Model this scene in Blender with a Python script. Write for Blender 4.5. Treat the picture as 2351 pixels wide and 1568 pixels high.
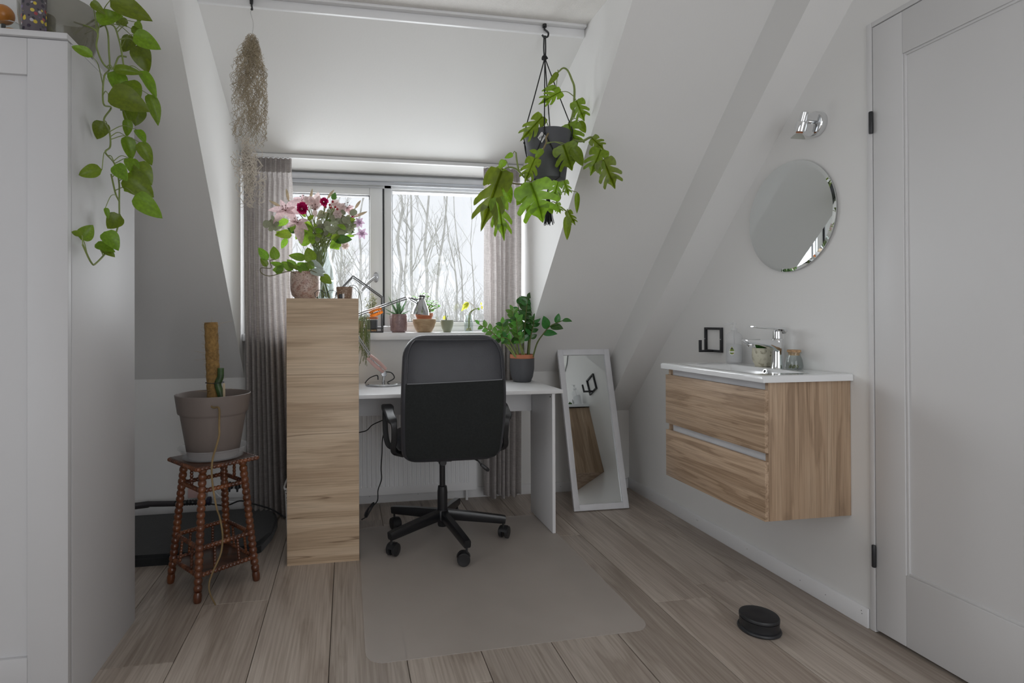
import bpy, bmesh, math, random
from mathutils import Vector as V, Matrix, noise as mnoise
R = math.radians
random.seed(7)
for o in list(bpy.data.objects): bpy.data.objects.remove(o, do_unlink=True)
S = bpy.context.scene
COL = S.collection

# ------------------------------------------------------------------ camera
FPX, CX, CY, CAMZ = 1271.036, 1022.39, 733.554, 1.08
M3 = Matrix(((0.9845965, -0.1748036, -0.0036545), (-0.0028152, 0.0050493, -0.9999833), (0.1748192, 0.9845904, 0.0044794)))
cd = bpy.data.cameras.new('camera'); cam = bpy.data.objects.new('camera', cd); COL.objects.link(cam)
cd.sensor_width = 36; cd.sensor_fit = 'HORIZONTAL'; cd.lens = FPX / 2351 * 36
cd.shift_x = (1175.5 - CX) / 2351; cd.shift_y = -(784 - CY) / 2351
cd.clip_start = .02; cd.clip_end = 200
rm = Matrix((M3[0], -M3[1], -M3[2])).transposed().to_4x4()
cam.matrix_world = Matrix.Translation((0, 0, CAMZ)) @ rm
S.camera = cam

# ------------------------------------------------------------------ light
W = bpy.data.worlds.new('sky'); S.world = W; W.use_nodes = True
bgn = W.node_tree.nodes['Background']; bgn.inputs[0].default_value = (.93, .955, 1, 1); bgn.inputs[1].default_value = 1.15
def area(name, loc, rot, sx, sy, power, col, spread=180):
    l = bpy.data.lights.new(name, 'AREA'); l.shape = 'RECTANGLE'; l.size = sx; l.size_y = sy; l.energy = power; l.color = col
    l.spread = R(spread)
    o = bpy.data.objects.new(name, l); o.location = loc; o.rotation_euler = rot; COL.objects.link(o); return o
area('daylight_front_window', (.23, 3.62, 1.52), (R(-90), 0, 0), 1.5, .92, 34, (.94, .965, 1), 160)
area('fill_light_rear', (.85, -1.72, 1.2), (R(90), 0, R(8)), 1.7, 1.9, 23, (.965, .975, 1))  # added fill light; the rear window it shines through is invented
area('fill_light_left', (-2.52, -.1, 1.2), (0, R(-90), 0), 1.8, 2.3, 15, (.95, .97, 1))  # added side fill from the left, no such source known
vs = S.view_settings
vs.view_transform = 'Standard'; vs.look = 'None'; vs.gamma = 1; vs.use_curve_mapping = False; vs.exposure = -0.12

# ------------------------------------------------------------------ helpers
def ray(px, py):
    q = V(((px - CX) / FPX, (py - CY) / FPX, 1)); return M3.transposed() @ q
def A(px, py, X=None, Y=None, Z=None):
    "world point seen at pixel (px, py) that lies on the given world plane"
    v = ray(px, py)
    t = X / v.x if X is not None else Y / v.y if Y is not None else (Z - CAMZ) / v.z
    return V((t * v.x, t * v.y, CAMZ + t * v.z))
ORG = {}
def tagp(o, label=None, cat=None, group=None, kind=None):
    if label: o['label'] = label
    if cat: o['category'] = cat
    if group: o['group'] = group
    if kind: o['kind'] = kind
    return o
def thing(name, loc, label=None, cat=None, group=None, kind=None):
    o = bpy.data.objects.new(name, None); o.empty_display_size = .05; COL.objects.link(o); o.location = loc
    ORG[o.name] = V(loc); return tagp(o, label, cat, group, kind)
def mk(name, bm, mat, parent=None, smooth=35, label=None, cat=None, group=None, kind=None):
    me = bpy.data.meshes.new(name)
    bmesh.ops.recalc_face_normals(bm, faces=bm.faces[:])
    bm.to_mesh(me); bm.free(); me.materials.append(mat)
    if smooth:
        me.polygons.foreach_set('use_smooth', [True] * len(me.polygons)); me.set_sharp_from_angle(angle=R(smooth))
    xs = [v.co for v in me.vertices]
    lo = V([min(c[i] for c in xs) for i in range(3)]); hi = V([max(c[i] for c in xs) for i in range(3)])
    org = (lo + hi) / 2
    if parent is None: org.z = lo.z
    me.transform(Matrix.Translation(-org))
    o = bpy.data.objects.new(name, me); COL.objects.link(o)
    if parent is not None:
        o.parent = parent; o.location = org - ORG[parent.name]
    else: o.location = org
    ORG[o.name] = org
    return tagp(o, label, cat, group, kind)
def inst(name, me, Mw, parent):
    o = bpy.data.objects.new(name, me); COL.objects.link(o)
    o.parent = parent; o.matrix_basis = Matrix.Translation(-ORG[parent.name]) @ Mw
    ORG[o.name] = Mw.translation.copy(); return o
def B(): return bmesh.new()
def box(bm, x0, x1, y0, y1, z0, z1, bev=0, seg=2, M=None):
    vs_ = [bm.verts.new(c) for c in ((x0,y0,z0),(x1,y0,z0),(x1,y1,z0),(x0,y1,z0),(x0,y0,z1),(x1,y0,z1),(x1,y1,z1),(x0,y1,z1))]
    fs = [bm.faces.new([vs_[i] for i in f]) for f in ((3,2,1,0),(4,5,6,7),(0,1,5,4),(1,2,6,5),(2,3,7,6),(3,0,4,7))]
    if M is not None: bmesh.ops.transform(bm, matrix=M, verts=vs_)
    if bev:
        es = list({e for f in fs for e in f.edges})
        bmesh.ops.bevel(bm, geom=es, offset=bev, segments=seg, affect='EDGES', profile=.5)
    return bm
def bx(*a, **k): return box(B(), *a, **k)
def prism(bm, poly, f3, a, b):
    "polygon in 2-D extruded between a and b; f3(u, v, w) gives the 3-D point"
    n = len(poly)
    va = [bm.verts.new(f3(u, v, a)) for u, v in poly]; vb = [bm.verts.new(f3(u, v, b)) for u, v in poly]
    bm.faces.new(va); bm.faces.new(vb[::-1])
    for i in range(n): bm.faces.new((va[i], va[(i+1) % n], vb[(i+1) % n], vb[i]))
    return bm
def lathe(bm, prof, c=(0,0,0), n=32, M=None, cap=(True, True), sx=1, sy=1):
    c = V(c); rings = []
    for r, z in prof:
        ring = []
        for i in range(n):
            a = 2 * math.pi * i / n
            p = V((r * math.cos(a) * sx, r * math.sin(a) * sy, z))
            if M is not None: p = M @ p
            ring.append(bm.verts.new(p + c))
        rings.append(ring)
    for a, b in zip(rings, rings[1:]):
        for i in range(n): bm.faces.new((a[i], a[(i+1) % n], b[(i+1) % n], b[i]))
    if cap[0]: bm.faces.new(rings[0][::-1])
    if cap[1]: bm.faces.new(rings[-1])
    return bm
def spline(pts, k=6):
    pts = [V(p) for p in pts]; P = [2*pts[0]-pts[1]] + pts + [2*pts[-1]-pts[-2]]; out = []
    for i in range(1, len(P) - 2):
        p0, p1, p2, p3 = P[i-1:i+3]
        for j in range(k):
            t = j / k
            out.append(.5 * (2*p1 + (p2-p0)*t + (2*p0-5*p1+4*p2-p3)*t*t + (3*p1-p0-3*p2+p3)*t**3))
    out.append(pts[-1]); return out
def tube(bm, pts, r, n=8, cap=True, flat=1, up=None):
    pts = [V(p) for p in pts]; N = len(pts)
    rr = (lambda i: r) if not isinstance(r, (list, tuple)) else (lambda i: r[min(i, len(r)-1)] if len(r) == N else r[0] + (r[-1]-r[0]) * i / (N-1))
    t = (pts[1] - pts[0]).normalized()
    ref = V(up) if up else (V((0,0,1)) if abs(t.z) < .9 else V((1,0,0)))
    nrm = (ref - t * ref.dot(t)).normalized(); rings = []
    for i, p in enumerate(pts):
        t = (pts[min(i+1, N-1)] - pts[max(i-1, 0)])
        t = t.normalized() if t.length > 1e-9 else V((0,0,1))
        nrm = (nrm - t * nrm.dot(t))
        nrm = nrm.normalized() if nrm.length > 1e-6 else t.orthogonal().normalized()
        b = t.cross(nrm)
        rings.append([bm.verts.new(p + (nrm * math.cos(a) * flat + b * math.sin(a)) * rr(i)) for a in [2*math.pi*k/n for k in range(n)]])
    for a, b in zip(rings, rings[1:]):
        for i in range(n): bm.faces.new((a[i], a[(i+1) % n], b[(i+1) % n], b[i]))
    if cap: bm.faces.new(rings[0][::-1]); bm.faces.new(rings[-1])
    return bm
def sphere(bm, c, r, M=None, u=12, v=8):
    mm = Matrix.Translation(c) @ (M if M is not None else Matrix.Identity(4)) @ Matrix.Diagonal((r, r, r, 1))
    bmesh.ops.create_uvsphere(bm, u_segments=u, v_segments=v, radius=1, matrix=mm); return bm
def grid(bm, fn, nu, nv, cu=False):
    g = [[bm.verts.new(fn(i / nu, j / nv)) for j in range(nv + 1)] for i in range(nu if cu else nu + 1)]
    for i in range(nu):
        for j in range(nv):
            a, b = g[i], g[(i + 1) % len(g)]
            bm.faces.new((a[j], b[j], b[j+1], a[j+1]))
    return g
def rect_tube(bm, pts, wx, wz, side):
    "flat bar swept along pts: half width wx along `side`, half thickness wz"
    pts = [V(p) for p in pts]; rings = []
    side = V(side).normalized()
    for i, p in enumerate(pts):
        t = (pts[min(i+1, len(pts)-1)] - pts[max(i-1, 0)]).normalized(); s = (side - t * side.dot(t)).normalized(); n = t.cross(s)
        a = wx[i] if isinstance(wx, (list, tuple)) else wx; b = wz[i] if isinstance(wz, (list, tuple)) else wz
        rings.append([bm.verts.new(p + s * a * u + n * b * v) for u, v in ((-1,-.6),(-.8,-1),(.8,-1),(1,-.6),(1,.6),(.8,1),(-.8,1),(-1,.6))])
    for a, b in zip(rings, rings[1:]):
        for i in range(8): bm.faces.new((a[i], a[(i+1) % 8], b[(i+1) % 8], b[i]))
    bm.faces.new(rings[0][::-1]); bm.faces.new(rings[-1]); return bm

# ------------------------------------------------------------------ materials
def nt(name):
    m = bpy.data.materials.new(name); m.use_nodes = True; t = m.node_tree
    return m, t, t.nodes['Principled BSDF'], t.nodes['Material Output']
def nd(t, ty, **kw):
    n = t.nodes.new(ty)
    for k, v in kw.items():
        if k.startswith('i_'): n.inputs[k[2:].replace('_', ' ')].default_value = v
        else: setattr(n, k, v)
    return n
def c4(c): return (*c, 1)
def shade(c, k): return tuple(max(0, min(1, x * k)) for x in c)
def mat(name, col, rough=.5, metal=0, var=.06, scale=8, bump=0, bscale=60, coat=0, alpha=1, spec=None, sheen=0, trans=0, rnd=0):
    m, t, p, out = nt(name)
    tc = nd(t, 'ShaderNodeTexCoord'); no = nd(t, 'ShaderNodeTexNoise'); no.inputs['Scale'].default_value = scale; no.inputs['Detail'].default_value = 4
    t.links.new(tc.outputs['Object'], no.inputs['Vector'])
    rp = nd(t, 'ShaderNodeValToRGB'); rp.color_ramp.elements[0].position = .3; rp.color_ramp.elements[1].position = .7
    rp.color_ramp.elements[0].color = c4(shade(col, 1 - var)); rp.color_ramp.elements[1].color = c4(shade(col, 1 + var))
    t.links.new(no.outputs['Fac'], rp.inputs['Fac'])
    colo = rp.outputs['Color']
    if rnd:
        oi = nd(t, 'ShaderNodeObjectInfo'); hs = nd(t, 'ShaderNodeHueSaturation')
        mr = nd(t, 'ShaderNodeMapRange'); mr.inputs['To Min'].default_value = 1 - rnd; mr.inputs['To Max'].default_value = 1 + rnd
        t.links.new(oi.outputs['Random'], mr.inputs['Value']); t.links.new(mr.outputs['Result'], hs.inputs['Value'])
        mr2 = nd(t, 'ShaderNodeMapRange'); mr2.inputs['To Min'].default_value = .5 - rnd * .06; mr2.inputs['To Max'].default_value = .5 + rnd * .06
        t.links.new(oi.outputs['Random'], mr2.inputs['Value']); t.links.new(mr2.outputs['Result'], hs.inputs['Hue'])
        t.links.new(colo, hs.inputs['Color']); colo = hs.outputs['Color']
    t.links.new(colo, p.inputs['Base Color'])
    p.inputs['Roughness'].default_value = rough; p.inputs['Metallic'].default_value = metal; p.inputs['Alpha'].default_value = alpha
    if coat: p.inputs['Coat Weight'].default_value = coat; p.inputs['Coat Roughness'].default_value = .08
    if spec is not None: p.inputs['Specular IOR Level'].default_value = spec
    if sheen: p.inputs['Sheen Weight'].default_value = sheen
    if bump:
        n2 = nd(t, 'ShaderNodeTexNoise'); n2.inputs['Scale'].default_value = bscale; n2.inputs['Detail'].default_value = 5
        t.links.new(tc.outputs['Object'], n2.inputs['Vector'])
        bp = nd(t, 'ShaderNodeBump'); bp.inputs['Strength'].default_value = bump; bp.inputs['Distance'].default_value = .004
        t.links.new(n2.outputs['Fac'], bp.inputs['Height']); t.links.new(bp.outputs['Normal'], p.inputs['Normal'])
    if trans:
        tr = nd(t, 'ShaderNodeBsdfTranslucent'); t.links.new(colo, tr.inputs['Color'])
        mx = nd(t, 'ShaderNodeMixShader'); mx.inputs[0].default_value = trans
        t.links.new(p.outputs[0], mx.inputs[1]); t.links.new(tr.outputs[0], mx.inputs[2]); t.links.new(mx.outputs[0], out.inputs['Surface'])
    return m
def glass(name, tint=(.97, .985, .98), ior=1.45, rough=0.0):
    m, t, p, out = nt(name); t.nodes.remove(p)
    lw = nd(t, 'ShaderNodeLayerWeight'); lw.inputs['Blend'].default_value = .5
    pw = nd(t, 'ShaderNodeMath', operation='POWER'); pw.inputs[1].default_value = 5; t.links.new(lw.outputs['Facing'], pw.inputs[0])
    f0 = ((ior - 1) / (ior + 1)) ** 2
    fr = nd(t, 'ShaderNodeMath', operation='MULTIPLY_ADD'); fr.inputs[1].default_value = (1 - f0) * .8; fr.inputs[2].default_value = f0; t.links.new(pw.outputs[0], fr.inputs[0])
    tc = nd(t, 'ShaderNodeTexCoord'); no = nd(t, 'ShaderNodeTexNoise'); no.inputs['Scale'].default_value = 3; t.links.new(tc.outputs['Object'], no.inputs['Vector'])
    rp = nd(t, 'ShaderNodeValToRGB'); rp.color_ramp.elements[0].color = c4(shade(tint, .985)); rp.color_ramp.elements[1].color = c4(tint)
    t.links.new(no.outputs['Fac'], rp.inputs['Fac'])
    tr = nd(t, 'ShaderNodeBsdfTransparent'); t.links.new(rp.outputs['Color'], tr.inputs['Color'])
    gl = nd(t, 'ShaderNodeBsdfGlossy'); gl.inputs['Roughness'].default_value = .02 + rough
    mx = nd(t, 'ShaderNodeMixShader'); t.links.new(fr.outputs[0], mx.inputs[0]); t.links.new(tr.outputs[0], mx.inputs[1]); t.links.new(gl.outputs[0], mx.inputs[2])
    t.links.new(mx.outputs[0], out.inputs['Surface']); return m
def wood(name, dark, mid, light, axis='Y', cross=9, along=.7, rough=.45, rnd=True, knots=.5, crack=.0, fine=90, fstr=.35, bump=.15, coat=0, dist=1.1, flat=None):
    m, t, p, out = nt(name)
    tc = nd(t, 'ShaderNodeTexCoord'); mp = nd(t, 'ShaderNodeMapping')
    sc = {a: cross for a in 'XYZ'}; sc[axis] = along; mp.inputs['Scale'].default_value = (sc['X'], sc['Y'], sc['Z'])
    t.links.new(tc.outputs['Object'], mp.inputs['Vector'])
    vec = mp.outputs['Vector']
    if rnd:
        oi = nd(t, 'ShaderNodeObjectInfo'); ml = nd(t, 'ShaderNodeMath', operation='MULTIPLY'); ml.inputs[1].default_value = 37.0
        t.links.new(oi.outputs['Random'], ml.inputs[0]); cb = nd(t, 'ShaderNodeCombineXYZ')
        for i in range(3): t.links.new(ml.outputs[0], cb.inputs[i])
        ad = nd(t, 'ShaderNodeVectorMath', operation='ADD'); t.links.new(vec, ad.inputs[0]); t.links.new(cb.outputs[0], ad.inputs[1]); vec = ad.outputs[0]
    n1 = nd(t, 'ShaderNodeTexNoise'); n1.inputs['Scale'].default_value = 1; n1.inputs['Detail'].default_value = 5; n1.inputs['Distortion'].default_value = dist; t.links.new(vec, n1.inputs['Vector'])
    # growth rings: waves over distorted noise
    mt = nd(t, 'ShaderNodeMath', operation='MULTIPLY'); mt.inputs[1].default_value = 9; t.links.new(n1.outputs['Fac'], mt.inputs[0])
    fr = nd(t, 'ShaderNodeMath', operation='PINGPONG'); fr.inputs[1].default_value = 1; t.links.new(mt.outputs[0], fr.inputs[0])
    rp = nd(t, 'ShaderNodeValToRGB'); e = rp.color_ramp.elements
    e[0].position = .28; e[0].color = c4(dark); e[1].position = .75; e[1].color = c4(light)
    em = rp.color_ramp.elements.new(.5); em.color = c4(mid); t.links.new(n1.outputs['Fac'], rp.inputs['Fac'])
    mx = nd(t, 'ShaderNodeMixRGB', blend_type='MULTIPLY'); mx.inputs[0].default_value = fstr * .6; t.links.new(rp.outputs[0], mx.inputs[1])
    r2 = nd(t, 'ShaderNodeValToRGB'); r2.color_ramp.elements[0].color = (.62, .58, .54, 1); r2.color_ramp.elements[0].position = .0; r2.color_ramp.elements[1].position = .45; r2.color_ramp.elements[1].color = (1, 1, 1, 1)
    t.links.new(fr.outputs[0], r2.inputs['Fac']); t.links.new(r2.outputs[0], mx.inputs[2])
    # fine fibres
    vm = nd(t, 'ShaderNodeVectorMath', operation='MULTIPLY'); fs = {a: fine / cross for a in 'XYZ'}; fs[axis] = 3.5 / along; vm.inputs[1].default_value = (fs['X'], fs['Y'], fs['Z']); t.links.new(vec, vm.inputs[0])
    n2 = nd(t, 'ShaderNodeTexNoise'); n2.inputs['Scale'].default_value = 1; n2.inputs['Detail'].default_value = 4; t.links.new(vm.outputs[0], n2.inputs['Vector'])
    r3 = nd(t, 'ShaderNodeValToRGB'); r3.color_ramp.elements[0].position = .32; r3.color_ramp.elements[0].color = (.66, .63, .6, 1); r3.color_ramp.elements[1].position = .62; r3.color_ramp.elements[1].color = (1.0, 1.0, 1.0, 1)
    t.links.new(n2.outputs['Fac'], r3.inputs['Fac'])
    m2 = nd(t, 'ShaderNodeMixRGB', blend_type='MULTIPLY'); m2.inputs[0].default_value = fstr; t.links.new(mx.outputs[0], m2.inputs[1]); t.links.new(r3.outputs[0], m2.inputs[2])
    colo = m2.outputs[0]
    if knots:
        vk = nd(t, 'ShaderNodeVectorMath', operation='MULTIPLY'); ks = {a: 1.7 / cross for a in 'XYZ'}; ks[axis] = .9 / along
        if flat: ks[flat] = 0
        vk.inputs[1].default_value = (ks['X'], ks['Y'], ks['Z']); t.links.new(vec, vk.inputs[0])
        vo = nd(t, 'ShaderNodeTexVoronoi'); vo.inputs['Scale'].default_value = 1.6; t.links.new(vk.outputs[0], vo.inputs['Vector'])
        r4 = nd(t, 'ShaderNodeValToRGB'); r4.color_ramp.elements[0].position = .012; r4.color_ramp.elements[0].color = c4(shade(dark, .35)); r4.color_ramp.elements[1].position = .085; r4.color_ramp.elements[1].color = (1, 1, 1, 1)
        t.links.new(vo.outputs['Distance'], r4.inputs['Fac'])
        m3 = nd(t, 'ShaderNodeMixRGB', blend_type='MULTIPLY'); m3.inputs[0].default_value = knots; t.links.new(colo, m3.inputs[1]); t.links.new(r4.outputs[0], m3.inputs[2]); colo = m3.outputs[0]
    if crack:
        vc = nd(t, 'ShaderNodeVectorMath', operation='MULTIPLY'); ks = {a: 1.1 for a in 'XYZ'}; ks[axis] = .55; vc.inputs[1].default_value = (ks['X'], ks['Y'], ks['Z']); t.links.new(vec, vc.inputs[0])
        n5 = nd(t, 'ShaderNodeTexNoise'); n5.inputs['Scale'].default_value = 1; n5.inputs['Detail'].default_value = 2; n5.inputs['Distortion'].default_value = .08; t.links.new(vc.outputs[0], n5.inputs['Vector'])
        r5 = nd(t, 'ShaderNodeValToRGB'); r5.color_ramp.elements[0].position = .0; r5.color_ramp.elements[0].color = (1, 1, 1, 1)
        for pos, cc in ((.615, (1, 1, 1)), (.622, (.3, .24, .19)), (.632, (1, 1, 1))): x = r5.color_ramp.elements.new(pos); x.color = c4(cc)
        r5.color_ramp.elements[-1].color = (1, 1, 1, 1); t.links.new(n5.outputs['Fac'], r5.inputs['Fac'])
        m5 = nd(t, 'ShaderNodeMixRGB', blend_type='MULTIPLY'); m5.inputs[0].default_value = crack; t.links.new(colo, m5.inputs[1]); t.links.new(r5.outputs[0], m5.inputs[2]); colo = m5.outputs[0]
    if rnd:
        hs = nd(t, 'ShaderNodeHueSaturation'); mr = nd(t, 'ShaderNodeMapRange'); mr.inputs['To Min'].default_value = .9; mr.inputs['To Max'].default_value = 1.1
        t.links.new(oi.outputs['Random'], mr.inputs['Value']); t.links.new(mr.outputs[0], hs.inputs['Value']); t.links.new(colo, hs.inputs['Color']); colo = hs.outputs[0]
    t.links.new(colo, p.inputs['Base Color']); p.inputs['Roughness'].default_value = rough
    if coat: p.inputs['Coat Weight'].default_value = coat; p.inputs['Coat Roughness'].default_value = .12
    bp = nd(t, 'ShaderNodeBump'); bp.inputs['Strength'].default_value = bump; bp.inputs['Distance'].default_value = .002
    t.links.new(n2.outputs['Fac'], bp.inputs['Height']); t.links.new(bp.outputs['Normal'], p.inputs['Normal'])
    return m
def cellmat(name, c0, c1, c2=None, scale=40, thr=(.08, .16), rough=.5, feature='F1', randc=None):
    "speckled or patterned glaze: spots of c1 on c0"
    m, t, p, out = nt(name); tc = nd(t, 'ShaderNodeTexCoord')
    vo = nd(t, 'ShaderNodeTexVoronoi', feature=feature); vo.inputs['Scale'].default_value = scale; t.links.new(tc.outputs['Object'], vo.inputs['Vector'])
    rp = nd(t, 'ShaderNodeValToRGB'); rp.color_ramp.elements[0].position = thr[0]; rp.color_ramp.elements[1].position = thr[1]
    rp.color_ramp.elements[0].color = c4(c1); rp.color_ramp.elements[1].color = c4(c0); t.links.new(vo.outputs['Distance'], rp.inputs['Fac']); colo = rp.outputs[0]
    if c2:
        no = nd(t, 'ShaderNodeTexNoise'); no.inputs['Scale'].default_value = scale * .35; t.links.new(tc.outputs['Object'], no.inputs['Vector'])
        r2 = nd(t, 'ShaderNodeValToRGB'); r2.color_ramp.elements[0].position = .5; r2.color_ramp.elements[0].color = (1, 1, 1, 1); r2.color_ramp.elements[1].position = .6; r2.color_ramp.elements[1].color = c4(c2)
        t.links.new(no.outputs['Fac'], r2.inputs['Fac']); mm = nd(t, 'ShaderNodeMixRGB', blend_type='MULTIPLY'); mm.inputs[0].default_value = .8
        t.links.new(colo, mm.inputs[1]); t.links.new(r2.outputs[0], mm.inputs[2]); colo = mm.outputs[0]
    if randc:
        hs = nd(t, 'ShaderNodeMixRGB'); r3 = nd(t, 'ShaderNodeValToRGB'); r3.color_ramp.interpolation = 'CONSTANT'
        r3.color_ramp.elements[0].color = c4(randc[0]); r3.color_ramp.elements[1].color = c4(randc[-1]); r3.color_ramp.elements[1].position = .8
        for i, cc in enumerate(randc[1:-1]): x = r3.color_ramp.elements.new((i + 1) / len(randc)); x.color = c4(cc)
        sp = nd(t, 'ShaderNodeSeparateColor'); t.links.new(vo.outputs['Color'], sp.inputs[0]); t.links.new(sp.outputs[0], r3.inputs['Fac'])
        r6 = nd(t, 'ShaderNodeValToRGB'); r6.color_ramp.elements[0].position = thr[0]; r6.color_ramp.elements[1].position = thr[1]; r6.color_ramp.elements[0].color = (1,1,1,1); r6.color_ramp.elements[1].color = (0,0,0,1)
        t.links.new(vo.outputs['Distance'], r6.inputs['Fac']); t.links.new(r6.outputs[0], hs.inputs[0]); hs.inputs[1].default_value = c4(c0); t.links.new(r3.outputs[0], hs.inputs[2]); colo = hs.outputs[0]
    t.links.new(colo, p.inputs['Base Color']); p.inputs['Roughness'].default_value = rough
    return m
PAINT = mat('wall_paint', (.80, .795, .785), .75, var=.012, scale=1.5, bump=.08, bscale=90)
STUCCO = mat('ceiling_stucco', (.80, .78, .755), .9, var=.02, scale=20, bump=.7, bscale=170)
WHITE = mat('white_lacquer', (.80, .80, .81), .32, var=.01, scale=2)
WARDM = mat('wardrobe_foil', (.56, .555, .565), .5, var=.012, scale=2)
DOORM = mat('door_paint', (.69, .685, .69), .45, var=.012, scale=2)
PVC = mat('window_frame_pvc', (.82, .83, .84), .3, var=.01, scale=2)
RADM = mat('radiator_enamel', (.80, .80, .81), .3, var=.01, scale=2)
CERAM = mat('white_ceramic', (.84, .85, .86), .08, var=.008, scale=2, coat=.5)
RUBBER = mat('dark_gasket', (.03, .03, .032), .6)
PLANK = wood('oak_laminate_floor', (.36, .30, .255), (.47, .405, .35), (.56, .495, .435), 'Y', cross=7, along=.9, rough=.42, knots=.8, fine=130, fstr=.75, bump=.12, dist=.8, flat='Z')
OAKL = wood('bookcase_oak_foil', (.50, .36, .24), (.66, .505, .355), (.77, .62, .46), 'X', cross=13, along=1.0, rough=.45, knots=.6, crack=.8, fine=170, fstr=.6, rnd=False, dist=.3, flat='Y')
OAKH = wood('vanity_oak_horizontal', (.34, .225, .14), (.54, .385, .26), (.67, .50, .36), 'Y', cross=30, along=2.4, rough=.5, knots=.6, fine=260, fstr=.9, bump=.3, dist=.7, flat='X')
OAKV = wood('vanity_oak_vertical', (.30, .20, .125), (.49, .345, .23), (.61, .455, .32), 'Z', cross=19, along=1.5, rough=.5, knots=.7, fine=230, fstr=.85, bump=.3, rnd=False, dist=.6, flat='Y')
STOOLM = wood('stool_dark_stain', (.055, .017, .008), (.14, .042, .016), (.30, .105, .035), 'Z', cross=14, along=3, rough=.28, knots=.0, fine=120, fstr=.4, coat=.4)
STOOLP = wood('stool_shelf_stain', (.035, .014, .008), (.07, .028, .014), (.12, .05, .025), 'X', cross=14, along=2, rough=.35, knots=.0, fine=120, fstr=.4, coat=.2)
BOWLW = wood('mango_wood_bowl', (.38, .23, .12), (.52, .36, .21), (.66, .5, .33), 'X', cross=14, along=6, rough=.5, knots=.0, fine=80, fstr=.4)
CHROME = mat('chrome', (.78, .79, .80), .07, metal=1, var=.01)
STEEL = mat('brushed_steel', (.62, .62, .62), .25, metal=1, var=.03, scale=30)
MIRROR = mat('mirror_silver', (.80, .83, .83), .012, metal=1, var=.004)
BLKMET = mat('black_powder_coat', (.02, .021, .024), .42, var=.1)
BLKPL = mat('black_plastic', (.018, .018, .02), .4, var=.1, bump=.1, bscale=300)
BLKTUBE = mat('black_chair_steel', (.012, .012, .014), .28, var=.05)
LEATH = mat('charcoal_leatherette', (.040, .041, .049), .42, var=.06, scale=20, bump=.15, bscale=220)
FABR = mat('black_polyester_cloth', (.012, .0145, .0145), .85, var=.25, scale=120, bump=.4, bscale=500)
PIPE = mat('grey_piping', (.20, .205, .22), .5)
CUSH = mat('black_felt', (.012, .0135, .0145), .95, var=.2, scale=30, bump=.3, bscale=250, sheen=.2)
TERRA = mat('terracotta', (.52, .19, .10), .75, var=.1, scale=25, bump=.15)
TAUPE = mat('taupe_plastic', (.20, .165, .15), .5, var=.03)
SOIL = mat('potting_soil', (.035, .025, .018), .95, var=.5, scale=60, bump=1, bscale=120)
GLASS = glass('window_glass', (.985, .99, .99))
GLASSV = glass('vase_glass', (.955, .98, .975))
GLASSD = mat('smoky_glass', (.20, .19, .145), .12, alpha=.55, var=.15, scale=12)
CLEARP = mat('clear_plastic', (.72, .73, .75), .15, alpha=.22, var=.02)
WATER = glass('water', (.96, .975, .97), 1.33)
CORK = mat('cork', (.46, .29, .16), .85, var=.3, scale=150)
WIREB = mat('black_cable', (.012, .012, .014), .5)
CORD = mat('black_cotton_cord', (.02, .02, .022), .9, bump=.4, bscale=400)
POTG = mat('graphite_planter', (.075, .077, .085), .55, var=.03)
MOSSM = mat('spanish_moss', (.40, .335, .235), .9, var=.2, scale=20)
def leafmat(name, col, var=.22, rough=.38, trans=.25, rnd=.3, scale=9): return mat(name, col, rough, var=var, scale=scale, trans=trans, rnd=rnd)
L_POTHOS = leafmat('pothos_leaf', (.145, .23, .008), trans=.3)
L_MONST = leafmat('monstera_leaf', (.165, .265, .010), trans=.32)
L_ZZ = leafmat('zz_leaf', (.045, .15, .03), rough=.25, trans=.12, rnd=.4)
L_JADE = leafmat('jade_leaf', (.14, .33, .03), rough=.35)
L_ALOE = leafmat('aloe_leaf', (.16, .27, .14), trans=.08, rough=.5)
L_GREEN = leafmat('bouquet_leaf', (.22, .37, .03), trans=.4)
L_EUC = leafmat('eucalyptus_leaf', (.31, .33, .22), trans=.12, rough=.7)
L_PHIL = leafmat('philodendron_leaf', (.15, .26, .02), trans=.35)
L_SILV = leafmat('silver_leaf', (.40, .46, .40), var=.35, scale=30)
L_YEL = leafmat('yellow_leaf', (.62, .62, .10), trans=.35)
L_FINE = leafmat('fine_green', (.26, .36, .14))
L_SUCC = leafmat('succulent_leaf', (.30, .30, .14))
STEMG = mat('green_stem', (.20, .25, .07), .55, var=.2)
STEMD = mat('dark_stem', (.10, .13, .03), .55, var=.2)

# ------------------------------------------------------------------ room shell
XR, XL, YB, YR, ZC = 1.803, -2.4, 3.34, -1.6, 2.40       # right wall, left wall, window wall, rear wall, flat ceiling
KZ, YT = .765, 1.80                                       # knee-wall height, where the slope meets the flat ceiling
DL, DR = -.582, 1.056                                     # dormer cheeks
SL = (ZC - KZ) / (YB - YT)
def slz(y): return KZ + (YB - y) * SL
DY0, DZ0, DS = 2.335, 2.36, .371
def dcz(y): return DZ0 - DS * (y - DY0)
fl = mk('floor', bx(XL, XR, YR, YB, -.12, -.012), mat('subfloor', (.12, .1, .085), .9), kind='structure', smooth=0)
fl['label'] = 'greyish oak laminate floor of wide planks'
pitch = .2443; x0 = -.547 - 8 * pitch
joints = {7: (1.895, 3.1, .55), 8: (2.25, .9, -.4), 9: (1.35, 2.9, 0), 10: (3.05, 1.5, .1), 11: (1.62, .2, 2.99), 12: (1.2, 2.75, -.2), 13: (2.287, .85, -.5), 14: (1.1, 2.65, -.4), 15: (1.959, .5, -1), 16: (2.062, .6, -.8)}
k = 0
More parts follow.
